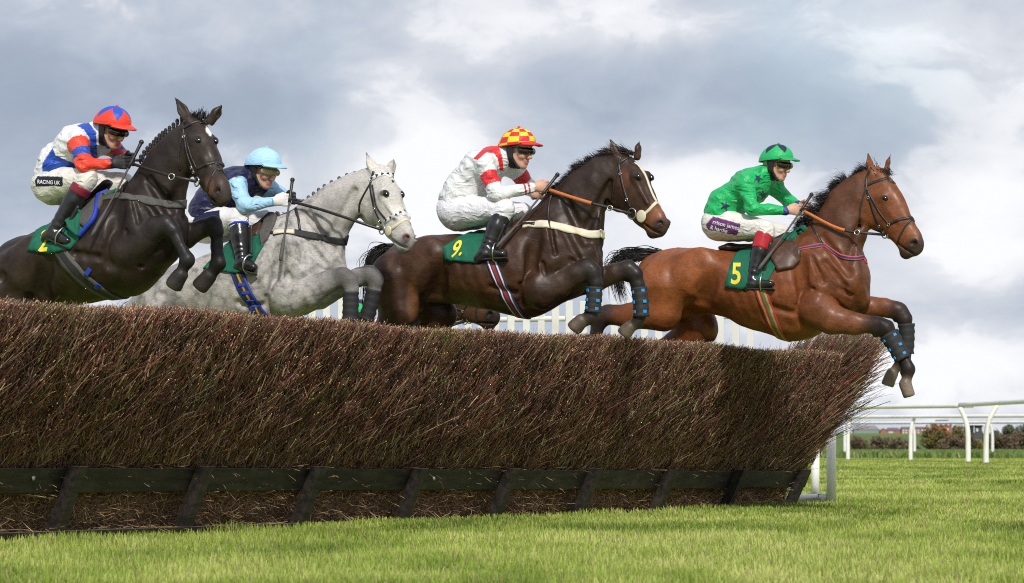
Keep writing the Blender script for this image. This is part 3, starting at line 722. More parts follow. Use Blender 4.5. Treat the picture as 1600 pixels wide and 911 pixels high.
# ------------------------------------------------------------------ horses
def coat(name, dapple=0.0, rough=0.5, spec=0.22, var=0.28, gloss=0.22, hairv=0.32):
    m, t = material(name); co = obj_co(t)
    c = t.n('ShaderNodeVertexColor', layer_name='Col').outputs[0]
    n1 = t.noise(co, 7.0, 5.0, 0.6); n2 = t.noise(t.vmul(co, (1, 1, 2.5)), 60.0, 4.0, 0.7)
    c = t.mix(1.0, c, t.mix(t.smooth(n1, 0.3, 0.7), (1 - var,) * 3, (1 + var,) * 3), 'MULTIPLY')
    c = t.mix(1.0, c, t.mix(t.smooth(n2, .25, .75), (0.74,) * 3, (1.26,) * 3), 'MULTIPLY')
    if dapple:
        am = t.n('ShaderNodeAttribute', attribute_name='dap').outputs['Fac']
        wv = t.vadd(co, t.vmul(t.n('ShaderNodeTexNoise', {'Vector': co, 'Scale': 14.0, 'Detail': 3.0}).outputs[1], (0.07, 0.07, 0.07)))
        vo = t.n('ShaderNodeTexVoronoi', {'Vector': wv, 'Scale': 21.0}, feature='SMOOTH_F1').outputs[0]
        n3 = t.noise(co, 16.0, 6.0, 0.7)
        dk = t.math('MULTIPLY', t.math('MULTIPLY', t.smooth(vo, 0.28, 0.62), t.smooth(n3, 0.36, 0.66)), am)
        c = t.mix(t.math('MULTIPLY', dk, dapple), c, (0.13, 0.12, 0.118))
        c = t.mix(t.math('MULTIPLY', t.smooth(t.noise(co, 150.0, 2.0, 0.5), 0.62, 0.72), 0.35), c, (0.16, 0.12, 0.10))
    hairn = t.noise(t.vmul(co, (0.35, 1, 1)), 240.0, 3.0, 0.6)
    vein = t.n('ShaderNodeTexNoise', {'Vector': t.vmul(co, (1, 1, 1.6)), 'Scale': 8.0, 'Detail': 5.0, 'Roughness': 0.55}).outputs[0]
    c = t.mix(1.0, c, t.mix(hairn, (1 - hairv,) * 3, (1 + hairv,) * 3), 'MULTIPLY')
    vd = t.n('ShaderNodeTexVoronoi', {'Vector': t.vadd(t.vmul(co, (1, 1, .7)), t.vmul(t.n('ShaderNodeTexNoise', {'Vector': co, 'Scale': 5.0, 'Detail': 3.0}).outputs[1], (.25, .25, .25))), 'Scale': 5.5}, feature='DISTANCE_TO_EDGE').outputs[0]
    vn = t.math('MULTIPLY', t.math('SUBTRACT', 1.0, t.smooth(vd, 0.0, 0.035)), t.smooth(t.noise(co, 3.2, 2.0, 0.5), 0.54, 0.66))
    vein = t.math('MULTIPLY_ADD', vn, 0.16, vein)
    bh = t.math('ADD', t.math('MULTIPLY_ADD', vein, 1.0, t.math('MULTIPLY', n2, 0.09)), t.math('MULTIPLY', hairn, 0.10))
    b = t.n('ShaderNodeBsdfPrincipled', {'Base Color': c, 'Roughness': t.math('MULTIPLY_ADD', n1, 0.2, rough - 0.1), 'Specular IOR Level': spec, 'Coat Weight': t.math('MULTIPLY', t.smooth(n1, .3, .7), gloss), 'Coat Roughness': 0.3,
             'Normal': bump(t, bh, 0.30, 0.02)})
    finish(t, b); return m

leather = plain('dark_leather', (0.022, 0.017, 0.016), 0.42, 0.3, 40, 0.3, 90)
brown_leather = plain('brown_leather', (0.075, 0.034, 0.022), 0.45, 0.3, 40, 0.3, 90)
black_cloth = plain('black_webbing', (0.018, 0.018, 0.02), 0.7, 0.25, 60, 0.5, 160)
grey_web = plain('grey_elastic', (0.085, 0.08, 0.075), 0.75, 0.2, 60, 0.4, 200)
cream = plain('cream_rubber', (0.66, 0.60, 0.46), 0.55, 0.08, 30)
orange_rub = plain('orange_rubber_grip', (0.55, 0.16, 0.04), 0.6, 0.15, 80, 0.5, 200)
steel = plain('bit_steel', (0.62, 0.60, 0.56), 0.22, 0.05, 30, metal=1.0)
eye_m = plain('horse_eye', (0.006, 0.004, 0.003), 0.06, 0.1, 30, spec=0.8)
blue_tab = plain('blue_tab', (0.02, 0.25, 0.62), 0.5, 0.1, 30)
royal = plain('royal_blue_trim', (0.015, 0.045, 0.42), 0.6, 0.1, 30)
yellow_m = plain('yellow_print', (0.80, 0.62, 0.03), 0.7, 0.06, 30)
white_m = plain('white_print', (0.80, 0.80, 0.80), 0.7, 0.04, 30)
cloth_m, t = material('green_saddle_cloth'); co = obj_co(t)
wv = t.vadd(co, t.vmul(t.n('ShaderNodeTexNoise', {'Vector': co, 'Scale': 5.0, 'Detail': 2.0}).outputs[1], (0.2, 0.2, 0.2)))
f1 = t.n('ShaderNodeTexNoise', {'Vector': t.vmul(wv, (2.2, 1.0, 0.8)), 'Scale': 9.0, 'Detail': 3.0, 'Roughness': 0.45}, noise_type='RIDGED_MULTIFRACTAL', normalize=True).outputs[0]
finish(t, t.n('ShaderNodeBsdfPrincipled', {'Base Color': t.mix(t.noise(co, 22.0, 4.0, 0.6), (0.008, 0.095, 0.055), (0.015, 0.145, 0.09)), 'Roughness': 0.7, 'Specular IOR Level': 0.25, 'Normal': bump(t, f1, 0.9, 0.025)}))
hair_black = vcol('mane_hair', 0.4, 0.5, 0.2, 30)

class Head:                                          # the head turns on the neck: its own middle plane inside the horse
    def __init__(s, F, poll_px, phi):
        s.F = F; s.p = Vector(F.P(*poll_px, 0)); s.phi = rad(phi); s.c, s.s = math.cos(s.phi), math.sin(s.phi)
        s.near = np.array([-s.s, -s.c, 0]); s.fwd = np.array([s.c, -s.s, 0])
    def P(s, px, py, d=0.0):
        o, r = s.F.ray(px, py); n = Vector(s.near)
        t = (d - (o - s.p).dot(n)) / r.dot(n)
        return np.array(o + r * t)
    def flip(s, p):                                  # mirror image across the middle plane
        p = np.asarray(p, float); dd = (p - np.array(s.p)) @ s.near
        return p - 2 * dd * s.near

def hair_strands(roots, dirs, L, r0, sag, col, seed, curl=0.25, rings=6):
    rg = np.random.default_rng(seed); n = len(roots); d = dirs / np.linalg.norm(dirs, axis=1)[:, None]
    side = np.cross(d, rg.normal(0, 1, (n, 3))); side /= np.linalg.norm(side, axis=1)[:, None] + 1e-9; up = np.cross(side, d)
    vs = []
    w1, w2, p1 = rg.normal(0, curl, n), rg.normal(0, curl, n), rg.uniform(0, 6, n)
    for j in range(rings):
        f = j / (rings - 1)
        c = roots + d * (L * f)[:, None] + side * (L * w1 * f * f)[:, None] + up * (L * w2 * np.sin(f * 2.5) * f)[:, None] - np.array([0, 0, 1.0]) * (sag * L * f * f)[:, None]
        rr = (r0 * (1 - f) ** 0.7 + 0.0004) * np.ones(n)
        for k in range(3):
            an = 2 * math.pi * k / 3; vs.append(c + side * (rr * math.cos(an))[:, None] + up * (rr * math.sin(an))[:, None])
    v = np.stack(vs, 1).reshape(-1, 3); m = 3 * rings; b = np.arange(n) * m; qs = []
    for j in range(rings - 1):
        for k in range(3): qs.append(np.stack([b + 3 * j + k, b + 3 * j + (k + 1) % 3, b + 3 * j + 3 + (k + 1) % 3, b + 3 * j + 3 + k], 1))
    c = np.repeat(np.asarray(col)[None] * rg.uniform(0.6, 1.5, (n, 1)), m, 0)
    return v, np.concatenate(qs), c

def face_line(W, H, sp, t0, t1, n):               # points down the middle of the face, cast out from inside the skull
    hd = spline([H.P(x, y, 0) for x, y, r, w_ in sp['head']], 60); out = []
    for t in np.linspace(t0, t1, n):
        i = min(int(t * 59), 58); ax_ = hd[i + 1] - hd[i]; d = np.cross(H.near, ax_); d /= np.linalg.norm(d); d = d if d @ H.fwd > 0 else -d
        l_, n_, _, _ = W.bvh.ray_cast(Vector(hd[i]), Vector(d)); out.append(l_ if l_ is not None else Vector(hd[i] + d * .1))
    return out
class Wrap:                                          # lays straps, cloths and print on a body's real surface
    def __init__(s, F, me_v, me_q):
        s.F = F; s.bvh = BVHTree.FromPolygons([tuple(p) for p in me_v.tolist()], me_q.tolist())
    def hit(s, px, py, lat=0.1):
        o, d = s.F.ray(px, py); loc, n, i, dist = s.bvh.ray_cast(o, d)
        if loc is None:
            loc, n, i, dist = s.bvh.find_nearest(Vector(s.F.P(px, py, lat)))
        elif n.dot(d) > 0: n = -n
        return loc, n
    def near(s, p):
        loc, n, i, dist = s.bvh.find_nearest(Vector(p)); return loc, n
    def path_px(s, pts, n=40):
        return [s.hit(x, y)[0] for x, y in spline(pts, n)]
    def ribbon(s, pts, width, thick=0.004, across=3, closed=False, off=0.0, widths=None):
        pts = [Vector(p) for p in pts]; m = len(pts); mb = MB(); rows = []
        for i in range(m):
            if closed: t = pts[(i + 1) % m] - pts[i - 1]
            else: t = pts[min(i + 1, m - 1)] - pts[max(i - 1, 0)]
            if t.length < 1e-7: t = Vector((1, 0, 0))
            t.normalize(); loc, n = s.near(pts[i]); sd = n.cross(t).normalized()
            wd = widths[i] if widths is not None else width
            top, bot = [], []
            for k in range(across):
                p = pts[i] + sd * (wd * (k / (across - 1) - 0.5)); l2, n2 = s.near(p)
                if (l2 - p).length > 0.35 * wd + 0.012: l2, n2 = p, n
                top.append(l2 + n2 * (thick + off)); bot.append(l2 - n2 * 0.003)
            rows.append(top + bot[::-1])
        A = 2 * across; vs = [p for r in rows for p in r]; fs = []
        for i in range(m if closed else m - 1):
            j = (i + 1) % m
            for k in range(A): fs.append((i * A + k, i * A + (k + 1) % A, j * A + (k + 1) % A, j * A + k))
        if not closed: fs += [tuple(range(A))[::-1], tuple(range((m - 1) * A, m * A))]
        mb.add(vs, fs); return mb
    def striped(s, name, pts, width, mats, cols, parent, closed=False, thick=0.006, off=0.0):
        n = len(cols) + 1; mb = s.ribbon(pts, width, thick, n, closed, off); o = mb.build(name, mats, parent)
        idx = np.zeros(len(o.data.polygons), np.int32); A = 2 * n
        for i in range(len(pts) if closed else len(pts) - 1):
            for k in range(len(cols)): idx[i * A + k] = cols[k]
        o.data.polygons.foreach_set('material_index', idx); return o
    def strap(s, name, pts, width, mat, parent, n=40, thick=0.004, across=3, mirror=None, off=0.0):
        P = s.path_px(pts, n); mb = s.ribbon(P, width, thick, across, off=off)
        if mirror is not None:
            m2 = s.ribbon([s.near(mirror(p))[0] for p in P], width, thick, across, off=off); mb.add(m2.v, m2.f)
        return mb.build(name, mat, parent)
    def around(s, top_px, bot_px, n=64):             # closed loop round the trunk through two silhouette points
        T = Vector(s.F.P(*top_px, 0)); B = Vector(s.F.P(*bot_px, 0)); c = T.lerp(B, 0.45); v = (T - B).normalized(); y = Vector((0, -1, 0)); out = []
        for i in range(n):
            an = 2 * math.pi * i / n; d = v * math.cos(an) + y * math.sin(an)
            loc, nn, _, _ = s.bvh.ray_cast(c, d)
            out.append(loc if loc is not None else c + d * 0.3)
        return out
    def patch(s, name, poly, mat, parent, off=0.008, rings=8, per=10, mirror=False, wav=0.0, seed=0):
        poly = [np.array(p, float) for p in poly]; c = sum(poly) / len(poly); rim = []
        for a, b in zip(poly, poly[1:] + poly[:1]):
            for j in range(per): rim.append(a + (b - a) * j / per)
        m = len(rim); vs, fs = [], []
        def put(p, o):
            loc, n = s.hit(*p); q = loc + n * o; return q
        rg = np.random.default_rng(seed)
        vs.append(put(c, off))
        for k in range(1, rings + 1):
            for j in range(m):
                p = c + (rim[j] - c) * (k / rings)
                o = off + wav * (0.5 + 0.5 * float(vnoise(np.array([[p[0] * 0.09, p[1] * 0.09, seed]]), 5)[0])) * (k / rings) ** 1.5
                vs.append(put(p, o))
        for j in range(m): vs.append(put(rim[j], -0.004))
        for j in range(m): fs.append((0, 1 + (j + 1) % m, 1 + j))
        for k in range(rings):
            a = 1 + k * m
            for j in range(m): fs.append((a + j, a + (j + 1) % m, a + m + (j + 1) % m, a + m + j))
        mb = MB(); mb.add(vs, fs)
        if mirror: mb.add([(p[0], -p[1], p[2]) for p in vs], [f[::-1] for f in fs])
        o = mb.build(name, mat, parent); o.data.update()
        return o
    def text(s, name, txt, org, ex, ey, mat, parent, bvh=None, off=0.003, bold=0.0):
        cu = bpy.data.curves.new(name, 'FONT'); cu.body = txt; cu.size = 1.0; cu.offset = bold; cu.align_x = 'LEFT'
        o = bpy.data.objects.new(name, cu); COL.objects.link(o)
        me = bpy.data.meshes.new_from_object(o.evaluated_get(bpy.context.evaluated_depsgraph_get()))
        bpy.data.objects.remove(o); bpy.data.curves.remove(cu)
        bm = bmesh.new(); bm.from_mesh(me)
        bmesh.ops.triangulate(bm, faces=bm.faces)
        for _ in range(3):
            lg = [e for e in bm.edges if e.calc_length() > 0.16]
            if lg: bmesh.ops.subdivide_edges(bm, edges=lg, cuts=1)
            bmesh.ops.triangulate(bm, faces=bm.faces)
        tree_ = bvh or s.bvh
        for v in bm.verts:
            x = org[0] + v.co.x * ex[0] + v.co.y * ey[0]; y = org[1] + v.co.x * ex[1] + v.co.y * ey[1]
            oo, d = s.F.ray(x, y); loc, n, _, _ = tree_.ray_cast(oo, d)
            if loc is None: loc, n, _, _ = tree_.find_nearest(Vector(s.F.P(x, y, 0.3)))
            elif n.dot(d) > 0: n = -n
            v.co = loc + n * off
        bm.normal_update(); bm.to_mesh(me); bm.free(); me.materials.clear(); me.name = name
        return link(name, me, mat, parent, smooth=False)
def bvh_of(o):
    return BVHTree.FromPolygons([v.co.copy() for v in o.data.vertices], [tuple(p.vertices) for p in o.data.polygons])

LAND4 = dict(fore=[(1255, 358), (1345, 460), (1280, 490)], hind=[(1090, 388), (1004, 430), (1060, 490)])
FORE_SET = [('+', (1264, 385), (1322, 445), 16, 14, .04, .014, .03), ('+', (1262, 418), (1288, 476), 27, 17, .05, .026, .03), ('+', (1284, 452), (1300, 486), 15, 13, .05, .022, .022),
    ('+', (1332, 440), (1344, 468), 15, 14, .05, .016, .03), ('+', (1320, 350), (1336, 428), 14, 13, .04, .013, .03), ('-', (1284, 370), (1326, 426), 6, .013, .03), ('-', (1250, 405), (1260, 500), 9, .018, .05),
    ('-', (1298, 466), (1322, 488), 4, .016, .02), ('-', (1270, 452), (1284, 480), 3, .009, .015), ('-', (1345, 350), (1324, 408), 5, .010, .028), ('-', (1312, 450), (1330, 462), 3, .009, .016), ('-', (1256, 470), (1270, 500), 3, .008, .014), ('-', (1244, 478), (1258, 508), 3, .006, .014), ('-', (1288, 500), (1306, 512), 3, .008, .014), ('-', (1300, 425), (1322, 448), 3, .008, .018), ('-', (1290, 410), (1312, 436), 4, .007, .02), ('-', (1268, 400), (1286, 440), 3, .006, .018), ('+', (1200, 500), (1236, 512), 10, 8, .03, .008, .03), ('-', (1205, 480), (1240, 490), 4, .006, .03)]
HIND_SET = [('+', (1095, 415), (1050, 430), 30, 26, .06, .020, .06), ('+', (1028, 426), (1030, 474), 20, 17, .05, .026, .035), ('+', (1066, 440), (1062, 482), 21, 17, .05, .022, .035),
    ('-', (1046, 432), (1047, 482), 5, .014, .035), ('-', (1112, 432), (1098, 474), 12, .018, .06), ('+', (1108, 410), (1104, 414), 9, 8, .03, .014, .04), ('-', (1080, 470), (1066, 500), 5, .010, .03)]
def make_horse(sp):
    F, C = sp['F'], sp['C']; px2m = 1 / F.S; B = Solid(); P = F.P
    body, dark, neckc, headc, muz = C['body'], C['dark'], C['neck'], C['head'], C['muzzle']
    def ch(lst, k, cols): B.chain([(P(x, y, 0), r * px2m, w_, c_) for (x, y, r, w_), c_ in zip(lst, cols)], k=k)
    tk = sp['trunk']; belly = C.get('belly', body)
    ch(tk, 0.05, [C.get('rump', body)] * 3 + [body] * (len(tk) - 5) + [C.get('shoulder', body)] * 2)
    nk = sp['neck']; ch(nk, 0.06, [C.get('shoulder', body)] + [neckc] * (len(nk) - 1))
    # muscle masses on both sides, grooves between them, set from the surface they sit on
    base_pr = list(B.pr)
    def surf(x, y):
        L = np.linspace(0.0, 0.45, 91); pts = np.array([P(x, y, l) for l in L])
        d = np.min([B.dist(q_, pts[:, 0], pts[:, 1], pts[:, 2])[0] for q_ in base_pr], 0); i = np.nonzero(d < 0)[0]
        return L[i[-1]] if len(i) else 0.1
    def aff(src, dst):
        A = np.hstack([np.array(src, float), np.ones((3, 1))]); M_ = np.linalg.solve(A, np.array(dst, float)); return lambda q_: tuple(np.array([q_[0], q_[1], 1.0]) @ M_)
    for sign_, setn, lst in [(sg_, n_, l_) for sg_ in '+-' for n_, l_ in (('fore', FORE_SET), ('hind', HIND_SET))]:
        T = aff(LAND4[setn], sp['land'][setn]); base_pr = [q_ for q_ in B.pr if q_[10] > 0] if sign_ == '-' else base_pr
        for m in lst:
            if m[0] != sign_: continue
            p1, p2 = T(m[1]), T(m[2]); l1, l2 = surf(*p1), surf(*p2)
            if m[0] == '+':
                _, _, _, r1, r2, w_, pr_, kk = m; pr_ *= sp.get('relief', 1.0); a_, b_ = P(*p1, l1 + pr_ - w_), P(*p2, l2 + pr_ - w_); cc = B.colours(np.array([a_]))[0]
                for sg in (1, -1): B.cap(a_ * (1, sg, 1), b_ * (1, sg, 1), r1 * px2m, r2 * px2m, w_, w_, AX, kk, cc, cc)
            else:
                _, _, _, r1, dp, kk = m; rm = r1 * px2m; dp = min(dp * sp.get('relief', 1.0), .62 * rm); a_, b_ = P(*p1, l1 + rm - dp), P(*p2, l2 + rm - dp)
                for sg in (1, -1): B.cap(a_ * (1, sg, 1), b_ * (1, sg, 1), rm, rm, None, None, AX, kk, op=-1)
    # legs: (px, py, r px, lat, colour key) ; wr = width / depth ratio
    for leg in sp['legs']:
        pts = []
        for (x, y, r, lat, ck) in leg['p']: pts.append((P(x, y, lat), r * px2m, r * px2m * leg.get('wr', 0.85), C[ck] if isinstance(ck, str) else ck))
        B.chain(pts, k=leg.get('k', 0.018))
        if 'fore' in [q_[4] for q_ in leg['p']] or leg is sp['legs'][2]:
            un = lambda v_: v_ / (np.linalg.norm(v_) + 1e-9)
            A_, K1, K2, C1, C2 = pts[2][0], pts[3][0], pts[4][0], pts[5][0], pts[6][0]; o_ = un(un(K1 - A_) - un(C2 - C1)); kr = pts[4][1]; kc = pts[4][3]; mid_ = (K1 + K2) / 2
            B.ball(mid_ + o_ * kr * .30, kr * .78, kr * .86, AX, .008, kc); B.ball(mid_ - o_ * kr * .95, kr * .40, kr * .34, AX, .012, kc)
            cr_ = pts[6][1]; bk = -un(o_ - un(C2 - C1) * (o_ @ un(C2 - C1)))
            B.cap(C1 + bk * cr_ * .72, pts[-3][0] + bk * cr_ * .72, cr_ * .50, cr_ * .50, cr_ * .42, cr_ * .42, AX, .006, pts[6][3])
            B.ball(pts[-2][0] + bk * pts[-2][1] * .75, pts[-2][1] * .55, k=.010, ca=pts[-2][3])
        if 'hoof' in leg:                            # coronet point, toe point, radius
            (x1, y1), (x2, y2), r1, r2, lat = leg['hoof']
            a_, b_ = P(x1, y1, lat), P(x2, y2, lat); dv = (b_ - a_) / np.linalg.norm(b_ - a_)
            B.cap(a_, b_, r1 * px2m, r2 * px2m * 1.05, None, None, AX, 0.008, C['hoof'], C['hoof'], cw=3.0)
            B.ball(b_ + dv * (0.16 + 0.45 * r2 * px2m), 0.16, k=0.006, op=-1)
            if 'sole' in leg:
                (sx_, sy_), (tx_, ty_), rs = leg['sole']; B.cap(P(sx_, sy_, lat), P(tx_, ty_, lat), rs * px2m, rs * px2m, 0.09, 0.09, AX, 0.008, op=-1)
    # head
    H = Head(F, sp['poll'], sp['phi']); Q = H.P; ax = H.near
    hd = sp['head']; hc = [headc] * (len(hd) - 2) + [C.get('nose', headc), muz]
    B.chain([(Q(x, y, 0), r * px2m, w_, c_) for (x, y, r, w_), c_ in zip(hd, hc)], axis=ax, k=0.035)
    def both(px, py, d, fn):
        p = Q(px, py, d); fn(p, 1); fn(H.flip(p), -1)
    jx, jy, jr = sp['jaw']; B.ball(Q(jx, jy, 0), jr * px2m, 0.082, ax, 0.03, headc)
    hp_ = np.array([P_[0:2] for P_ in hd]); ang = math.atan2(hp_[3][1] - hp_[0][1], hp_[3][0] - hp_[0][0])
    for sg in (1, -1):                               # hollow behind the rounded jaw, and along its lower edge
        pts = [Q(jx + (jr + 3.5) * math.cos(ang + rad(d_)) * (.72 if sp['phi'] > 25 else 1), jy + (jr + 3.5) * math.sin(ang + rad(d_)), .066) for d_ in (150, 120, 95, 70)]
        for a_, b_ in zip(pts[:-1], pts[1:]):
            if sg < 0: a_, b_ = H.flip(a_), H.flip(b_)
            B.cap(a_, b_, .012, .012, k=.02, op=-1)
    ex, ey = sp['eye']; wE = sp.get('eye_w', 0.074)
    eyeP = Q(ex, ey, wE)
    for p in (eyeP, H.flip(eyeP)):
        B.ball(p - (p - np.array(H.P(ex, ey, 0))) * 0.16, 0.034, k=0.035, ca=headc)
    # cheek ridge
    rx, ry = sp['ridge']
    a_, b_ = Q(ex, ey, wE - 0.016) - np.array([0, 0, 0.03]), Q(rx, ry, 0.056)
    B.cap(a_, b_, 0.020, 0.011, k=0.025, ca=headc); B.cap(H.flip(a_), H.flip(b_), 0.020, 0.011, k=0.025, ca=headc)
    br_ = Q(ex, ey, wE - 0.018) + np.array([0, 0, 0.028])
    for q_ in (br_, H.flip(br_)): B.cap(q_ - H.fwd * .024, q_ + H.fwd * .016, .015, .012, k=.016, ca=headc)
    nx, ny = sp['nostril']; wN = sp.get('nos_w', 0.040); nP = Q(nx, ny, wN)
    gx, gy = sp['nose_dir']
    gdir = Q(nx + gx * 8, ny + gy * 8, wN) - nP; gdir /= np.linalg.norm(gdir)
    for p, sg in ((nP, 1), (H.flip(nP), -1)):
        B.cap(p - gdir * 0.014, p + gdir * 0.010, 0.027, 0.022, k=0.025, ca=muz)
        nn = ax * sg
        B.cap(p - gdir * 0.013 + nn * 0.026, p + gdir * 0.013 + nn * 0.021, 0.017, 0.021, k=0.009, op=-1)
        B.cap(p + nn * 0.02, p - nn * 0.006, 0.011, 0.008, k=0.006, op=-1)
    lx, ly, lr = sp['lip']; B.ball(Q(lx, ly, 0), lr * px2m, 0.042, ax, 0.02, muz)
    (m0x, m0y), (m1x, m1y) = sp['mouth']
    for sg in (1, -1):
        a_, b_ = Q(m0x, m0y, 0.048), Q(m1x, m1y, 0.046)
        if sg < 0: a_, b_ = H.flip(a_), H.flip(b_)
        B.cap(a_, b_, 0.003, 0.003, 0.02, 0.02, ax, 0.007, op=-1)
    # ears
    for (bx, by, bd), (tx, ty, td), er in sp['ears']:
        a_, b_ = Q(bx, by, bd), Q(tx, ty, td); mdl = a_ + (b_ - a_) * 0.42
        sgn = 1 if bd > 0 else -1
        B.cap(a_ - (b_ - a_) * .1, mdl, er * 0.74, er * .78, er * 0.7, er * 0.6, H.fwd, 0.02, headc, headc); B.cap(mdl, b_, er * .78, 0.006, er * 0.6, 0.005, H.fwd, 0.012, headc, dark)
        f_ = H.fwd * er * 0.72 + H.near * sgn * er * 0.35
        B.cap(a_ + f_ + (b_ - a_) * 0.28, b_ + f_ * 0.3 - (b_ - a_) * 0.06, er * 0.46, 0.004, k=0.008, op=-1)
    tb = P(sp['trunk'][4][0], sp['trunk'][4][1], 0)
    nz = lambda p: 0.0042 * vnoise(p * np.array([9.0, 9.0, 6.5]), 3) + 0.0026 * vnoise(p * 21.0, 6) + 0.001 * vnoise(p * 45.0, 4) + 0.0022 * np.sin((p[:, 0] + 0.25 * p[:, 2]) * 84) * np.exp(-((p[:, 0] - tb[0]) / .27) ** 2 - ((p[:, 2] - tb[2] + .03) / .17) ** 2)
    v, q = B.build(sp.get('vox', 0.0085), 1, nz, grow=-0.004)
    col = B.colours(v)
    # paint that belongs to the coat
    for (c_, R_, cc, hard) in sp.get('paint', []) + [(nP + ax * 0.006, 0.031, C.get('nostril', (0.03, 0.015, 0.013)), 0.6)]:
        c3 = np.array(c_) if len(c_) == 3 and not isinstance(c_[0], str) else None
        d = np.linalg.norm(v - c3, axis=1) if np.isscalar(R_) else np.linalg.norm((v - c3) / np.array(R_), axis=1)
        Rr = R_ if np.isscalar(R_) else 1.0
        f = 1 - sstep(d, Rr * hard, Rr * (2 - hard)); col = col * (1 - f[:, None]) + np.array(cc) * f[:, None]
    for p in (eyeP, H.flip(eyeP)):
        d = np.linalg.norm((v - p) * np.array([1, 1, 1.15]), axis=1); f = (1 - sstep(d, .021, .031)) * .85; col = col * (1 - f[:, None]) + np.array(C.get('lid', (.02, .014, .012))) * f[:, None]
    if 'shade' in sp: col = sp['shade'](v, col, F, H)
    me = np_mesh('horse', v, q, col=col, attrs={'dap': sp['dap'](v, F, H)} if 'dap' in sp else None)
    root = link('horse', me, sp['mat']); root.location = (F.o.x, F.o.y, 0); root.rotation_euler = (0, 0, -F.yaw)
    tag(root, sp['label'], 'horse', 'horses jumping the fence')
    W = Wrap(F, v, q)
    l_, n_ = W.hit(ex, ey); eo = np.array(l_) - ax * 0.0185 + H.fwd * .002; hax = np.array(Q(*sp['head'][3][:2], 0)) - np.array(Q(*sp['head'][0][:2], 0)); hax /= np.linalg.norm(hax); hup = np.cross(ax, hax)
    for p in (eo, H.flip(eo)):
        Me = Matrix([hax * .75 + H.fwd * .45, ax, np.cross(hax * .75 + H.fwd * .45, ax)]).transposed(); mb = MB(); mb.ball(p, (0.030, 0.0222, 0.0205), 18, 12, Me); mb.build('eye', eye_m, root)
    return root, W, H
def bridle(root, W, H, br, mat=None, keeper=None):
    mat = mat or leather; b = empty('bridle', (0, 0, 0), 0, root)
    for nm, w_ in (('browband', .018), ('cheekpiece', .016), ('noseband', .02), ('noseband_strap', .011), ('throat_lash', .012), ('flash_strap', .012)):
        if nm not in br: continue
        if nm in ('browband', 'noseband', 'flash_strap'):
            P_ = [p for p in W.path_px(br[nm], 26)]
            if nm == 'flash_strap': P_ = P_[::-1]
            Q_ = [p for p in P_ if (np.array(p) - np.array(H.p)) @ H.near > 0.006]
            F_ = [W.near(H.flip(p))[0] for p in Q_][::-1]; g = [W.near(Q_[-1].lerp(F_[0], k / 4) + Vector(H.fwd) * .03)[0] for k in (1, 2, 3)]
            W.ribbon(Q_ + g + F_, br.get(nm + '_w', w_), 0.005, 3).build(nm, br.get(nm + '_m', mat), b); continue
        W.strap(nm, br[nm], br.get(nm + '_w', w_), br.get(nm + '_m', mat), b, 26, 0.005, 3, mirror=H.flip)
    rx_, ry_, rr = br['ring']
    c = W.hit(rx_, ry_)[0]; c = Vector(c) + Vector(H.near) * 0.012; f = Vector(H.flip(c))
    ring('bit_ring', c, H.near, rr, steel, b); ring('bit_ring', f, H.near, rr, steel, b)
    for nx_, ny_ in br.get('buckles', []):
        l_, n_ = W.hit(nx_, ny_); ring('buckle', l_ + n_ * .008, n_, .009, steel, b, .0028)
    return b, c, f
def rein(root, near_pts, far_pts, grip=0.45, grip_mat=None):
    for pts in (near_pts, far_pts):
        pp = spline(pts, 40); i = int(40 * (1 - grip)) if grip_mat else 39
        r = flat_line('rein', pp[:i + 1], .019, leather, root, 30)
        if grip_mat: flat_line('grip', pp[i:], .023, grip_mat, r, 20, .007)
def leg_boot(root, F, pts, lat, name='leg_boot', mat=None, tabs=True, tabmat=None, rows=3, side=0.0):
    px2m = 1 / F.S; P_ = [F.P(x, y, lat) for x, y, r in pts]; R_ = [r * px2m for _, _, r in pts]
    n = 14; t_ = np.linspace(0, len(pts) - 1, n); PP = spline(P_, n); RR = np.interp(t_, range(len(pts)), R_)
    RR = RR * (1 + 0.05 * np.sin(np.arange(n) * 2.1)); RR[0] *= 1.03; RR[-1] *= 1.06
    mb = MB(); mb.tube(PP, RR, 18); b = mb.build(name, mat or black_cloth, root)
    if tabs:
        for j in range(rows):
            i = int(n * (0.18 + 0.64 * j / max(rows - 1, 1))); ax_ = PP[min(i + 1, n - 1)] - PP[i]; ax_ /= np.linalg.norm(ax_)
            for dx_ in (-0.72, 0.66):
                fwd_ = np.array([1, 0, 0]) - ax_ * ax_[0]; fwd_ /= np.linalg.norm(fwd_); out_ = np.cross(ax_, fwd_); out_ = out_ if out_[1] < 0 else -out_
                d_ = fwd_ * dx_ + out_ * math.sqrt(1 - dx_ * dx_)
                M = Matrix((np.cross(ax_, d_), ax_, d_)).transposed()
                mb = MB(); mb.box(PP[i] + d_ * RR[i] * 1.0, (0.026, 0.022, 0.009), M); mb.build('tab', tabmat or blue_tab, b, smooth=False, bevel=0.003)
    return b
def ring(name, c, nrm, r, mat, parent, rt=0.005):
    z = Vector(nrm).normalized(); x = z.orthogonal().normalized(); y = z.cross(x)
    mb = MB(); mb.tube([Vector(c) + (x * math.cos(a) + y * math.sin(a)) * r for a in np.linspace(0, 2 * math.pi, 25)[:-1]], rt, 8, closed=True)
    return mb.build(name, mat, parent)
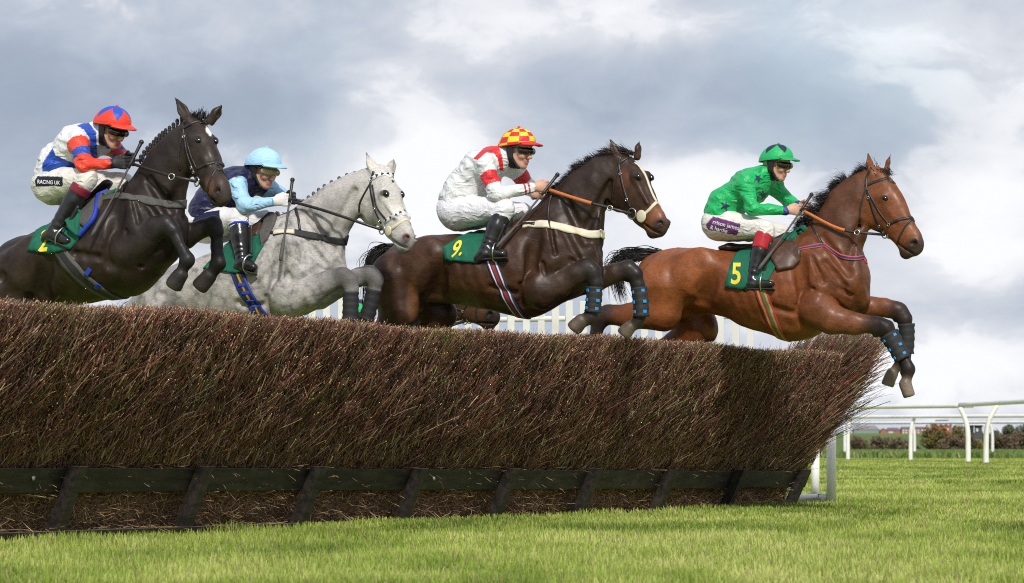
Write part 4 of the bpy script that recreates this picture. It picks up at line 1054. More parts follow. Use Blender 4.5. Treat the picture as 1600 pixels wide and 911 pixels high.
def flat_line(name, pts, width, mat, parent, n=24, thick=0.004, up=(0, 0, 1)):   # free-hanging strap such as a rein
    P_ = [Vector(p) for p in spline(pts, n)]; rows = []
    for i in range(n):
        t = (P_[min(i + 1, n - 1)] - P_[max(i - 1, 0)]).normalized(); s_ = Vector(up) - t * t.dot(Vector(up)); s_.normalize(); nn = t.cross(s_)
        rows += [P_[i] + s_ * width / 2 + nn * thick / 2, P_[i] + s_ * width / 2 - nn * thick / 2, P_[i] - s_ * width / 2 - nn * thick / 2, P_[i] - s_ * width / 2 + nn * thick / 2]
    fs = [(4 * i + k, 4 * i + (k + 1) % 4, 4 * i + 4 + (k + 1) % 4, 4 * i + 4 + k) for i in range(n - 1) for k in range(4)] + [(3, 2, 1, 0), (4 * n - 4, 4 * n - 3, 4 * n - 2, 4 * n - 1)]
    mb = MB(); mb.add(rows, fs); return mb.build(name, mat, parent)
def chest_strap(W, root, name, near_px, width, mat, n=30, thick=0.006, front=None):
    P_ = W.path_px(near_px, n); 
    F = W.F; fl = [W.near((p[0], -p[1], p[2]))[0] for p in P_]
    m0, m1 = P_[-1], fl[-1]; mid = [W.near(m0.lerp(m1, k / 8) + Vector((0.10 * math.sin(math.pi * k / 8), 0, 0)))[0] for k in range(1, 8)]
    return W.ribbon(P_ + mid + fl[::-1], width, thick, 5).build(name, mat, root)
# ---- the bay horse in front
F4 = Frame(1200, 27.2, 18)
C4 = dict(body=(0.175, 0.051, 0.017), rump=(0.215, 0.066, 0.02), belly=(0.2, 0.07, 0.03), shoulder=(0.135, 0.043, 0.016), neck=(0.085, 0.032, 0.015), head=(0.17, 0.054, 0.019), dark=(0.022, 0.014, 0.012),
          muzzle=(0.055, 0.038, 0.033), nose=(0.21, 0.072, 0.027), knee=(0.035, 0.02, 0.016), hoof=(0.17, 0.13, 0.10), fore=(0.15, 0.052, 0.022))
def flank_marks(pts):
    return lambda v, col, F, H: col
H4 = dict(F=F4, C=C4, mat=coat('bay_coat'), label='bright bay horse with loose black mane, leading, forelegs already past the fence',
    trunk=[(1024, 428, 30, .15), (1050, 434, 47, .25), (1090, 437, 49, .285), (1140, 443, 51, .30), (1190, 452, 64, .315), (1240, 452, 79, .29), (1285, 436, 74, .235), (1322, 437, 36, .185)],
    neck=[(1290, 400, 57, .17), (1313, 358, 42, .115), (1327, 322, 35, .086), (1344, 303, 30, .075), (1360, 287, 25, .065)],
    land=LAND4,
    legs=[dict(p=[(1036, 452, 44, .17, 'rump'), (1036, 488, 29, .18, 'rump'), (986, 494, 21, .18, 'body'), (948, 492, 15, .18, 'knee'), (936, 500, 13, .18, 'dark'), (926, 545, 9.5, .18, 'dark'), (918, 590, 11, .18, 'dark'), (908, 606, 9, .18, 'dark')], hoof=((905, 612), (897, 624), 11, 13, .18), k=.035),
          dict(p=[(1062, 450, 44, -.16, 'rump'), (1088, 512, 34, -.16, 'body'), (1060, 538, 24, -.16, 'body'), (1018, 552, 14, -.16, 'knee'), (1004, 590, 9.5, -.16, 'dark'), (994, 626, 11, -.16, 'dark'), (986, 640, 9, -.16, 'dark')], hoof=((984, 645), (977, 656), 11, 13, -.16), k=.03),
          dict(p=[(1276, 482, 33, .16, 'shoulder'), (1300, 499, 24, .165, 'fore'), (1335, 506, 18, .17, 'fore'), (1368, 508, 14.5, .17, 'knee'), (1383, 514, 15, .17, 'dark'), (1392, 527, 12.5, .17, 'dark'), (1404, 548, 9.5, .17, 'dark'), (1415, 567, 10, .17, 'dark'), (1419, 577, 11.5, .17, 'dark'), (1417, 592, 9, .17, 'dark')], hoof=((1415, 600), (1420, 616), 11, 10, .17)),
          dict(p=[(1310, 470, 32, -.13, 'shoulder'), (1345, 481, 21, -.14, 'fore'), (1380, 481, 15.5, -.14, 'fore'), (1404, 486, 14.5, -.14, 'knee'), (1413, 498, 13, -.14, 'dark'), (1416, 520, 9.5, -.14, 'dark'), (1416, 548, 9.5, -.14, 'dark'), (1412, 562, 11, -.14, 'dark'), (1400, 576, 9, -.14, 'dark')], hoof=((1394, 584), (1388, 599), 11, 11, -.14))],
    poll=(1368, 278), phi=16, head=[(1368, 284, 25, .070), (1376, 312, 34, .086), (1388, 330, 32, .076), (1404, 352, 25, .060), (1420, 374, 21, .053), (1428, 384, 18, .050)],
    jaw=(1364, 330, 29), eye=(1380, 309), brow=(1395, 296), ridge=(1405, 348), nostril=(1429, 380), nose_dir=(.9, -.5), lip=(1416, 394, 12), mouth=((1403, 381), (1424, 396)),
    ears=[((1361, 268, .05), (1356, 235, .06), .045), ((1385, 268, -.05), (1394, 235, -.06), .042)])
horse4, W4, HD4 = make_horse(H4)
b4, ring4, ring4f = bridle(horse4, W4, HD4, dict(browband=[(1351, 291), (1371, 283), (1391, 277)], cheekpiece=[(1361, 262), (1353, 284), (1359, 313), (1369, 343), (1378, 359)], noseband=[(1387, 351), (1406, 343), (1424, 340)],
    noseband_strap=[(1355, 297), (1373, 330), (1388, 350)], throat_lash=[(1353, 293), (1344, 325), (1343, 347)], flash_strap=[(1424, 343), (1414, 355), (1406, 370), (1402, 381)], ring=(1384, 367, .024), buckles=[(1357, 309), (1374, 353), (1389, 351)]))
w_navy = plain('navy_webbing', (0.02, 0.022, 0.09), 0.7, 0.15, 40, .3, 200); w_red = plain('red_webbing', (0.30, 0.03, 0.03), 0.7, 0.15, 40, .3, 200); w_pink = plain('pink_webbing', (0.42, 0.075, 0.085), 0.7, 0.15, 40, .3, 200)
w_yel = plain('yellow_webbing', (0.40, 0.24, 0.05), 0.7, 0.15, 40, .3, 200); w_grn = plain('green_webbing', (0.05, 0.16, 0.09), 0.7, 0.15, 40, .3, 200); w_wht = plain('white_webbing', (0.72, 0.70, 0.68), 0.7, 0.1, 40, .3, 200); w_org = plain('orange_webbing', (0.45, 0.16, 0.05), 0.7, 0.15, 40, .3, 200)
def chest_pts(W, px, n=30):
    P_ = W.path_px(px, n); fl = [W.near((p[0], -p[1], p[2]))[0] for p in P_]; m0, m1 = P_[-1], fl[-1]
    return P_ + [W.near(m0.lerp(m1, k / 8) + Vector((0.10 * math.sin(math.pi * k / 8), 0, 0)))[0] for k in range(1, 8)] + fl[::-1]
W4.striped('breastplate', chest_pts(W4, [(1222, 402), (1242, 392), (1268, 386), (1287, 384), (1302, 393), (1317, 401), (1334, 404), (1349, 402)]), .03, [w_pink, w_navy, leather], [0, 1, 1, 0], horse4, thick=.008)
W4.strap('neck_strap', [(1262, 340), (1274, 362), (1286, 383)], .016, leather, horse4, 20)
W4.striped('girth', W4.around((1186, 385), (1227, 533), 72), .088, [w_red, w_grn, w_yel, leather], [0, 2, 0, 1, 2, 0], horse4, True, .009)
hand4 = F4.P(1256, 330, .10); hand4f = F4.P(1262, 325, -.04)
rein(horse4, [ring4, F4.P(1360, 365, .16), F4.P(1330, 362, .17), F4.P(1300, 353, .16), hand4], [ring4f, F4.P(1350, 352, -.15), F4.P(1320, 346, -.14), F4.P(1290, 335, -.1), hand4f], .42, orange_rub)
mr = empty('martingale', (0, 0, 0), 0, horse4); ring('ring', F4.P(1339, 363, .18), (0, -1, .2), .017, steel, mr, .004)
cl4 = W4.patch('saddle_cloth', [(1150, 398), (1196, 380), (1243, 352), (1252, 352), (1240, 384), (1218, 408), (1200, 440), (1160, 452), (1133, 449), (1139, 420)], cloth_m, horse4, .012, 10, 10, True, .012, 4)
W4.patch('saddle_flap', [(1196, 376), (1228, 360), (1240, 372), (1252, 392), (1250, 408), (1236, 420), (1216, 424), (1204, 404)], brown_leather, horse4, .026, 7, 8, True, .004, 6)
W4.patch('surcingle_pad', [(1226, 352), (1246, 345), (1258, 352), (1240, 378), (1222, 380)], cloth_m, horse4, .034, 6, 8, True, .008, 9)
W4.text('number', '5', (1141, 443), (34, 0.5), (3, -46), yellow_m, cl4, bvh_of(cl4), .003, .02)
def seat(F, root, pts, mat, w=.10):
    B = Solid(); px2m = 1 / F.S
    B.chain([(F.P(x, y, 0), r * px2m, w_, (.02, .02, .02)) for x, y, r, w_ in pts], k=.02); v, q = B.build(.012, 2)
    return link('saddle', np_mesh('saddle', v, q), mat, root)
seat(F4, horse4, [(1128, 388, 4, .10), (1142, 387, 7, .13), (1165, 388, 6, .10), (1200, 383, 6, .08), (1230, 368, 6, .06)], leather)
for pts, lat in (([(1389, 522, 15.5), (1400, 541, 13.5), (1411, 562, 13)], .17), ([(1416, 506, 13), (1417, 528, 12), (1415, 552, 12.5)], -.14)): leg_boot(horse4, F4, pts, lat, tabs=lat > 0)
def mane_hair(root, F, crest, n, L, r0, dirf, seed, latw=.012, col=(.012, .009, .008), lift=0.0):
    rg_ = np.random.default_rng(seed); c = spline([F.P(x, y, 0) for x, y in crest], 200); i = rg_.integers(0, 199, n); f = i / 199
    roots = c[i] + rg_.normal(0, 1, (n, 3)) * np.array([.008, latw, .008]) - np.array([0, 0, .02])
    t_ = c[np.minimum(i + 1, 199)] - c[i]; t_ /= np.linalg.norm(t_, axis=1)[:, None]
    nrm = np.stack([t_[:, 2], np.zeros(n), -t_[:, 0]], 1)
    d, l = dirf(f, t_, nrm, rg_)
    return hair_strands(roots, d, L * l * rg_.uniform(.6, 1.25, n), r0, lift, col, seed + 1)
def mane4(f, t, nrm, rg):
    n = len(f); gust = vnoise(np.stack([f * 13, f * 0, f * 0], 1), 4)
    d = nrm * (0.9 + 0.35 * gust)[:, None] + t * (0.35 + 0.4 * gust)[:, None] + rg.normal(0, .10, (n, 3)) + np.array([0, -.14, 0]) + .35 * np.stack([vnoise(np.stack([f * 31, f * 0, f * 0 + k_], 1), 4 + k_) for k_ in range(3)], 1); return d, 0.75 + 0.5 * gust
v, q, c = mane_hair(horse4, F4, [(1358, 262), (1334, 275), (1310, 290), (1290, 314), (1274, 338), (1262, 352)], 2400, .125, .0014, mane4, 70, lift=.3)
v2, q2, c2 = mane_hair(horse4, F4, [(1374, 262), (1366, 262), (1358, 264)], 46, .10, .0022, lambda f, t, nr, rg: (np.array([-.6, -.15, 1.0]) + rg.normal(0, .2, (len(f), 3)) , .4 + .7 * rg.random(len(f))), 72)
v3, q3, c3 = mane_hair(horse4, F4, [(1386, 262), (1376, 261), (1366, 262)], 200, .075, .0026, lambda f, t, nr, rg: (np.array([.8, -.3, -.75]) + rg.normal(0, .14, (len(f), 3)), .6 + .5 * rg.random(len(f))), 74, latw=.022)
link('mane', np_mesh('mane', np.concatenate([v, v2, v3]), np.concatenate([q, q2 + len(v), q3 + len(v) + len(v2)]), col=np.concatenate([c, c2, c3])), hair_black, horse4)
def tail(root, F, pts, n, spread, seed, col=(.012, .01, .009)):
    rg_ = np.random.default_rng(seed); vs, qs, cs = [], [], []; off = 0
    ctr = spline([F.P(x, y, l) for x, y, l in pts], 24); rings_ = 24
    P_ = []
    e1 = rg_.normal(0, 1, (n, 3)); ph = rg_.uniform(0, 6, n); ln = rg_.uniform(.55, 1.0, n)
    for j in range(rings_):
        f = j / (rings_ - 1); ff = np.clip(f * ln * (rings_ - 1), 0, rings_ - 1.001); i0 = ff.astype(int); u = (ff - i0)[:, None]
        c = ctr[i0] * (1 - u) + ctr[np.minimum(i0 + 1, rings_ - 1)] * u
        sp_ = spread * (0.25 + 0.75 * f) * (1 + .3 * np.sin(f * 7 + ph))
        c = c + e1 * np.array([.9, .6, .8]) * sp_[:, None] * .5
        r_ = .0035 * (1 - f) ** .6 + .0006
        for k in range(3):
            an = 2 * math.pi * k / 3; P_.append(c + np.array([math.cos(an) * r_, math.sin(an) * r_, math.cos(an + 1) * r_]))
    v = np.stack(P_, 1).reshape(-1, 3); m = 3 * rings_; b = np.arange(n) * m
    q = np.concatenate([np.stack([b + 3 * j + k, b + 3 * j + (k + 1) % 3, b + 3 * j + 3 + (k + 1) % 3, b + 3 * j + 3 + k], 1) for j in range(rings_ - 1) for k in range(3)])
    return link('tail', np_mesh('tail', v, q, col=np.repeat(np.asarray(col)[None] * rg_.uniform(.6, 1.7, (n, 1)), m, 0)), hair_black, root)
tail(horse4, F4, [(1036, 398, 0), (1012, 397, 0), (985, 400, 0), (966, 412, 0), (964, 440, 0), (972, 470, 0)], 380, .085, 80)
# ---- the dark brown horse, third from the left
F3 = Frame(780, 25.6, 15)
C3 = dict(body=(0.052, 0.022, 0.011), rump=(0.052, 0.023, 0.012), shoulder=(0.036, 0.017, 0.010), neck=(0.025, 0.013, 0.009), head=(0.045, 0.021, 0.012), dark=(0.016, 0.012, 0.011),
          muzzle=(0.05, 0.034, 0.028), nose=(0.17, 0.062, 0.026), knee=(0.022, 0.016, 0.014), hoof=(0.12, 0.09, 0.065), fore=(0.045, 0.025, 0.017))
def shade3(v, col, F, H):
    px, py = F.px(v.T); d = np.abs((v - np.array(H.p)) @ H.near)
    hd = (v - np.array(H.p)) @ H.fwd > 0.0
    f = (1 - sstep(np.hypot((px - 1005) / 4.5, (py - 259) / 5.5), .7, 1.2)) * (d < .05) * hd
    col = col * (1 - f[:, None]) + np.array([.75, .72, .68]) * f[:, None]
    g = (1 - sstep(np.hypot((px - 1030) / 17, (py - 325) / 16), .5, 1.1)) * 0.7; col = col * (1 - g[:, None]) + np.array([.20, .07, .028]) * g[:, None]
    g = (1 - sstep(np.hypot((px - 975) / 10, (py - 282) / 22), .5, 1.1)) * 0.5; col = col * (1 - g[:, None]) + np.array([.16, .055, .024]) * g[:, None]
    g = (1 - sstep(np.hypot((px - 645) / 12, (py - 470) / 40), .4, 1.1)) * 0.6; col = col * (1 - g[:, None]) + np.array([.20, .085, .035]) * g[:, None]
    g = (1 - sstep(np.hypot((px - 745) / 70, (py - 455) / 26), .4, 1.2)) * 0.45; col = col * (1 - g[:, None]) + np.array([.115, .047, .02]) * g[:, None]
    return col
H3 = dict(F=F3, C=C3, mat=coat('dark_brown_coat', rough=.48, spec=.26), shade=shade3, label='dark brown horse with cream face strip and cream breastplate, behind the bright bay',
    trunk=[(612, 426, 28, .15), (638, 425, 48, .25), (674, 421, 52, .285), (714, 420, 53, .30), (765, 424, 59, .315), (818, 419, 76, .29), (866, 400, 74, .235), (899, 408, 35, .185)],
    neck=[(868, 370, 58, .17), (892, 334, 47, .115), (920, 298, 37, .088), (944, 274, 31, .075), (961, 260, 25, .065)],
    land=dict(fore=[(856, 300), (926, 416), (848, 456)], hind=[(660, 368), (584, 422), (648, 486)]), relief=1.15,
    legs=[dict(p=[(614, 440, 42, .17, 'rump'), (624, 486, 31, .18, 'rump'), (600, 522, 20, .18, 'body'), (570, 548, 13, .18, 'knee'), (562, 585, 10, .18, 'dark'), (556, 622, 11, .18, 'dark'), (548, 636, 9, .18, 'dark')], hoof=((545, 642), (538, 654), 11, 13, .18), k=.035),
          dict(p=[(640, 440, 42, -.16, 'rump'), (684, 490, 30, -.16, 'body'), (662, 520, 22, -.16, 'body'), (632, 546, 14, -.16, 'knee'), (620, 590, 10, -.16, 'dark'), (612, 622, 11, -.16, 'dark'), (604, 634, 9, -.16, 'dark')], hoof=((600, 642), (593, 654), 11, 13, -.16), k=.03),
          dict(p=[(846, 452, 33, .16, 'shoulder'), (872, 445, 22, .165, 'fore'), (900, 429, 18, .17, 'fore'), (917, 420, 15.5, .17, 'knee'), (926, 426, 14.5, .17, 'dark'), (931, 442, 11.5, .17, 'dark'), (929, 465, 9.5, .17, 'dark'), (926, 486, 10, .17, 'dark'), (922, 496, 11.5, .17, 'dark'), (913, 502, 9.5, .17, 'dark')], hoof=((908, 502), (899, 511), 12, 13, .17)),
          dict(p=[(880, 440, 32, -.13, 'shoulder'), (925, 439, 20, -.14, 'fore'), (960, 427, 15.5, -.14, 'fore'), (981, 421, 15, -.14, 'knee'), (991, 429, 13.5, -.14, 'dark'), (997, 446, 11, -.14, 'dark'), (1000, 470, 9.5, -.14, 'dark'), (1001, 492, 10.5, -.14, 'dark'), (996, 503, 11, -.14, 'dark'), (988, 509, 9, -.14, 'dark')], hoof=((984, 511), (976, 520), 11, 12, -.14))],
    poll=(974, 252), phi=28, head=[(973, 266, 26, .072), (983, 290, 34, .086), (993, 308, 31, .077), (1007, 328, 25, .060), (1023, 346, 21, .054), (1029, 354, 18, .05)],
    jaw=(970, 305, 28), eye=(993, 275), brow=(1006, 262), ridge=(1012, 318), nostril=(1032, 348), nose_dir=(.8, -.6), lip=(1020, 363, 11), mouth=((1007, 350), (1028, 365)),
    ears=[((966, 246, .05), (951, 213, .07), .045), ((996, 243, -.05), (999, 219, -.06), .042)])
horse3, W3, HD3 = make_horse(H3)
b3, ring3, ring3f = bridle(horse3, W3, HD3, dict(browband=[(966, 256), (985, 244), (1004, 241)], cheekpiece=[(972, 240), (967, 256), (971, 280), (975, 297), (981, 315), (985, 324)], throat_lash=[(966, 260), (959, 290), (957, 310)], ring=(989, 334, .036), buckles=[(970, 272), (980, 312)]))
fl3 = face_line(W3, HD3, H3, .02, .68, 30); W3.ribbon(fl3, .016, .008, 3).build('face_strip', cream, b3)
near_ = [W3.near(fl3[-1].lerp(W3.hit(1005, 337)[0], k / 10) + Vector(HD3.near) * .02 * math.sin(math.pi * k / 10) + Vector(HD3.fwd) * .02 * math.sin(math.pi * k / 10))[0] for k in range(11)]
W3.ribbon(near_[::-1] + [W3.near(HD3.flip(p))[0] for p in near_[1:]], .02, .008, 3).build('face_strip_branch', cream, b3)
def guard(W, H, b, x, y, r):
    for f in (0, 1):
        l_, n_ = W.hit(x, y); l_ = Vector(l_) + Vector(H.near) * .008; nn = Vector(H.near)
        if f: l_ = Vector(H.flip(l_)); nn = -nn
        M = nn.to_track_quat('Z', 'Y').to_matrix().to_4x4(); mb = MB(); mb.ball(l_, (r, r, .008), 20, 8, M); mb.build('bit_guard', cream, b)
guard(W3, HD3, b3, 1003, 338, .043)
W3.ribbon(chest_pts(W3, [(817, 352), (836, 350), (858, 351), (896, 360), (920, 366), (934, 366)]), .052, .009, 5).build('breastplate', cream, horse3)
W3.strap('breastplate_strap', [(800, 362), (812, 352), (836, 350)], .02, leather, horse3, 14, .012)
W3.strap('neck_strap', [(863, 302), (858, 320), (857, 340), (859, 357)], .016, leather, horse3, 20, .012)
W3.striped('girth', W3.around((772, 372), (818, 497), 72), .078, [w_navy, w_wht, w_red], [0, 1, 0, 2, 2, 0, 1, 0], horse3, True, .009)
hand3 = F3.P(856, 296, .10); hand3f = F3.P(862, 293, -.04)
rein(horse3, [ring3, F3.P(968, 329, .17), F3.P(945, 323, .17), F3.P(905, 312, .16), hand3], [ring3f, F3.P(950, 312, -.15), F3.P(920, 305, -.13), F3.P(885, 297, -.1), hand3f], .36, orange_rub)
mr = empty('martingale', (0, 0, 0), 0, horse3); ring('ring', F3.P(953, 325, .18), (0, -1, .2), .017, steel, mr, .004)
cl3 = W3.patch('saddle_cloth', [(692, 388), (716, 373), (745, 364), (780, 352), (800, 328), (806, 336), (793, 358), (781, 380), (764, 404), (744, 411), (718, 409), (695, 406)], cloth_m, horse3, .012, 10, 10, True, .014, 14)
W3.patch('saddle_pad', [(797, 322), (812, 320), (812, 332), (800, 350), (786, 372), (779, 366), (790, 345)], grey_web, horse3, .03, 6, 8, True, .004, 16)
W3.patch('saddle_flap', [(762, 372), (782, 352), (794, 352), (788, 374), (776, 392), (764, 396)], leather, horse3, .03, 6, 8, True, .004, 17)
W3.text('number', '9.', (702, 403), (27, -7), (13, -36), yellow_m, cl3, bvh_of(cl3), .003, .02)
seat(F3, horse3, [(738, 368, 4, .10), (752, 366, 6, .12), (772, 366, 6, .10), (792, 354, 6, .08), (810, 338, 6, .06)], leather)
for pts, lat in (([(929, 448, 12.5), (928, 468, 12.5), (926, 488, 12.5)], .17), ([(998, 449, 12.5), (1001, 470, 12.5), (1002, 495, 12.5)], -.14)): leg_boot(horse3, F3, pts, lat)
def mane3(f, t, nrm, rg):
    n = len(f); gust = vnoise(np.stack([f * 11, f * 0, f * 0], 1), 9)
    return nrm * (0.7 + 0.3 * gust)[:, None] + t * (0.6 + 0.3 * gust)[:, None] + rg.normal(0, .15, (n, 3)) + np.array([0, -.10, 0]), .7 + .4 * gust
v, q, c = mane_hair(horse3, F3, [(958, 236), (938, 243), (916, 252), (896, 268), (880, 284), (868, 296)], 1900, .085, .0015, mane3, 90, lift=.2, col=(.014, .010, .009))
v2, q2, c2 = mane_hair(horse3, F3, [(992, 236), (976, 232), (958, 236)], 420, .11, .0015, lambda f, t, nr, rg: (np.array([-.95, -.1, .22]) + rg.normal(0, .14, (len(f), 3)), .4 + .7 * rg.random(len(f))), 92, latw=.025, col=(.016, .011, .009))
link('mane', np_mesh('mane', np.concatenate([v, v2]), np.concatenate([q, q2 + len(v)]), col=np.concatenate([c, c2])), hair_black, horse3)
tail(horse3, F3, [(630, 392, 0), (608, 388, 0), (590, 396, 0), (580, 412, 0), (578, 440, 0), (575, 490, 0)], 300, .07, 82)
# ---- the dapple grey
F2 = Frame(430, 25.2, 20)
C2 = dict(body=(0.42, 0.395, 0.375), rump=(0.37, 0.345, 0.33), shoulder=(0.44, 0.42, 0.40), neck=(0.43, 0.405, 0.385), head=(0.56, 0.53, 0.49), dark=(0.12, 0.11, 0.105),
          muzzle=(0.23, 0.21, 0.205), nose=(0.48, 0.45, 0.425), knee=(0.12, 0.112, 0.108), hoof=(0.10, 0.085, 0.075), fore=(0.26, 0.245, 0.235), nostril=(.09, .045, .04), lid=(.03, .026, .024))
def dap2(v, F, H):
    d = np.linalg.norm(v - np.array(H.P(600, 320, 0)), axis=1); return 0.12 + 0.88 * sstep(d, .28, .55)
def shade2(v, col, F, H):
    px, py = F.px(v.T)
    g = (1 - sstep(np.hypot((px - 512) / 26, (py - 325) / 16), .3, 1.2)) * 0.5; col = col * (1 - g[:, None]) + np.array([.2, .185, .18]) * g[:, None]
    g = (1 - sstep(np.hypot((px - 540) / 24, (py - 352) / 12), .3, 1.2)) * 0.6; col = col * (1 - g[:, None]) + np.array([.16, .15, .145]) * g[:, None]
    return col
H2 = dict(F=F2, C=C2, mat=coat('dapple_grey_coat', dapple=.85, rough=.6, spec=.25, var=.16, gloss=.04, hairv=.14), dap=dap2, shade=shade2, label='dapple grey horse with plaited mane and white studded bridle, behind the black horse forelegs',
    trunk=[(236, 500, 48, .2), (264, 482, 56, .26), (300, 469, 60, .29), (350, 457, 63, .31), (404, 440, 76, .30), (450, 420, 78, .27), (482, 424, 56, .19)],
    neck=[(472, 382, 62, .17), (499, 354, 46, .115), (528, 321, 35, .088), (556, 302, 30, .075), (578, 286, 25, .068)],
    land=dict(fore=[(452, 328), (532, 420), (454, 468)], hind=[(290, 408), (214, 470), (276, 518)]), relief=1.1,
    legs=[dict(p=[(262, 490, 42, .17, 'rump'), (280, 540, 31, .18, 'rump'), (254, 574, 20, .18, 'body'), (226, 596, 13, .18, 'knee'), (218, 630, 10, .18, 'dark'), (212, 664, 11, .18, 'dark')], hoof=((208, 676), (200, 688), 11, 13, .18), k=.035),
          dict(p=[(286, 490, 42, -.16, 'rump'), (320, 540, 30, -.16, 'body'), (296, 570, 22, -.16, 'body'), (268, 596, 14, -.16, 'knee'), (258, 634, 10, -.16, 'dark'), (250, 668, 11, -.16, 'dark')], hoof=((246, 680), (238, 690), 11, 13, -.16), k=.03),
          dict(p=[(452, 462, 33, .16, 'shoulder'), (482, 457, 24, .165, 'body'), (512, 441, 18.5, .17, 'fore'), (534, 432, 16, .17, 'knee'), (545, 439, 14.5, .17, 'knee'), (549, 452, 11.5, .17, 'fore'), (548, 472, 9.5, .17, 'dark'), (547, 496, 10, .17, 'dark'), (545, 508, 11, .17, 'dark'), (537, 515, 9, .17, 'dark')], hoof=((533, 518), (524, 527), 12, 13, .17)),
          dict(p=[(500, 455, 30, -.13, 'shoulder'), (535, 445, 18, -.14, 'fore'), (562, 433, 15, -.14, 'fore'), (577, 429, 15, -.14, 'knee'), (586, 438, 14, -.14, 'knee'), (584, 455, 10.5, -.14, 'fore'), (578, 478, 9, -.14, 'dark'), (572, 497, 10, -.14, 'dark'), (567, 508, 10, -.14, 'dark')], hoof=((562, 514), (553, 522), 11, 12, -.14))],
    poll=(592, 272), phi=32, head=[(592, 282, 26, .074), (597, 306, 33, .088), (605, 326, 31, .078), (617, 350, 25, .062), (630, 369, 21, .056), (633, 379, 18, .052)],
    jaw=(584, 326, 29), eye=(599, 302), brow=(612, 291), ridge=(618, 340), nostril=(635, 371), nose_dir=(.6, -.8), lip=(628, 386, 12), mouth=((613, 374), (633, 389)),
    ears=[((586, 270, .05), (571, 235, .065), .045), ((610, 268, -.05), (617, 245, -.06), .043)])
horse2, W2, HD2 = make_horse(H2)
stud = plain('white_patent_band', (0.72, 0.72, 0.76), 0.35, 0.05, 30)
b2, ring2, ring2f = bridle(horse2, W2, HD2, dict(browband=[(577, 283), (587, 276), (603, 272), (622, 276)], browband_m=stud, browband_w=.026, cheekpiece=[(584, 268), (579, 288), (582, 311), (587, 330), (596, 349)], noseband=[(601, 347), (619, 336), (638, 327)], noseband_m=stud, noseband_w=.026,
    noseband_strap=[(582, 289), (589, 323), (603, 343)], throat_lash=[(578, 288), (563, 315), (561, 331)], ring=(599, 359, .03), buckles=[(586, 326), (594, 345)]))
for path in ([(582, 279), (589, 275), (597, 273), (605, 272), (613, 273), (620, 275)], [(604, 345), (611, 341), (618, 337), (625, 333), (632, 330)]):     # dark triangles on the white bands
    for x, y in path:
        l_, n_ = W2.hit(x, y); n_ = Vector(n_); t_ = Vector((HD2.fwd[0], HD2.fwd[1], 0)); t_ = (t_ - n_ * t_.dot(n_)).normalized(); u_ = n_.cross(t_); u_ = u_ if u_.z > 0 else -u_
        c_ = l_ + n_ * .0065; A_ = [c_ - t_ * .011 + u_ * .011, c_ + t_ * .011 + u_ * .011, c_ - u_ * .011]; mb = MB(); mb.prism(A_, [p + n_ * .0015 for p in A_]); mb.build('stud', leather, b2, smooth=False)
fl2 = face_line(W2, HD2, H2, .70, .72, 2); near_ = [W2.near(fl2[-1].lerp(W2.hit(608, 361)[0], k / 10) + (Vector(HD2.near) + Vector(HD2.fwd)) * .025 * math.sin(math.pi * k / 10))[0] for k in range(11)]
W2.ribbon(near_[::-1] + [W2.near(HD2.flip(p))[0] for p in near_[1:]], .022, .007, 3).build('face_strip_branch', cream, b2); guard(W2, HD2, b2, 608, 361, .036)
W2.ribbon(chest_pts(W2, [(428, 364), (446, 363), (462, 364), (499, 371), (518, 375), (536, 378)]), .046, .009, 5).build('breastplate', black_cloth, horse2)
W2.strap('breastplate_strap', [(428, 364), (438, 363), (460, 363)], .036, cream, horse2, 14, .013)
W2.strap('saddle_strap', [(404, 366), (416, 365), (430, 364)], .018, leather, horse2, 14, .012)
W2.strap('neck_strap', [(463, 326), (466, 342), (469, 360)], .016, leather, horse2, 20, .012)
W2.striped('girth', W2.around((378, 375), (428, 498), 72), .085, [w_navy, black_cloth, w_yel, royal], [3, 1, 1, 2, 1, 1, 3], horse2, True, .009)
for k_ in range(4):
    pts_ = W2.around((378 - 0, 375), (428, 498), 72); l_, n_ = W2.near(pts_[21 + k_ * 2]); Mz = n_.to_track_quat('Z', 'Y').to_matrix().to_4x4()
    mb = MB(); mb.box(l_ + n_ * .011, (.05, .022, .006), Mz); mb.build('girth_tab', royal, horse2, smooth=False, bevel=.002)
hand2 = F2.P(456, 315, .10); hand2f = F2.P(462, 312, -.04)
rein(horse2, [ring2, F2.P(569, 350, .16), F2.P(540, 340, .17), F2.P(500, 327, .16), hand2], [ring2f, F2.P(560, 338, -.15), F2.P(530, 330, -.13), F2.P(495, 320, -.1), hand2f])
cl2 = W2.patch('saddle_cloth', [(318, 421), (346, 395), (376, 372), (404, 352), (412, 372), (412, 384), (404, 398), (392, 422), (370, 427), (340, 424)], cloth_m, horse2, .012, 10, 10, True, .016, 24)
W2.patch('saddle_flap', [(380, 338), (404, 330), (420, 330), (412, 350), (404, 370), (390, 374), (382, 360)], brown_leather, horse2, .03, 7, 8, True, .004, 26)
W2.patch('saddle_pad', [(420, 336), (436, 330), (430, 350), (418, 376), (410, 384), (408, 368)], grey_web, horse2, .028, 6, 8, True, .004, 27)
seat(F2, horse2, [(346, 398, 4, .10), (360, 390, 6, .12), (382, 374, 6, .09), (404, 356, 6, .08), (424, 336, 6, .06)], leather)
for pts, lat in (([(548, 456, 12.5), (548, 476, 12.5), (547, 500, 12.5)], .17), ([(584, 452, 12), (579, 476, 12), (572, 500, 12)], -.14)): leg_boot(horse2, F2, pts, lat, tabs=False)
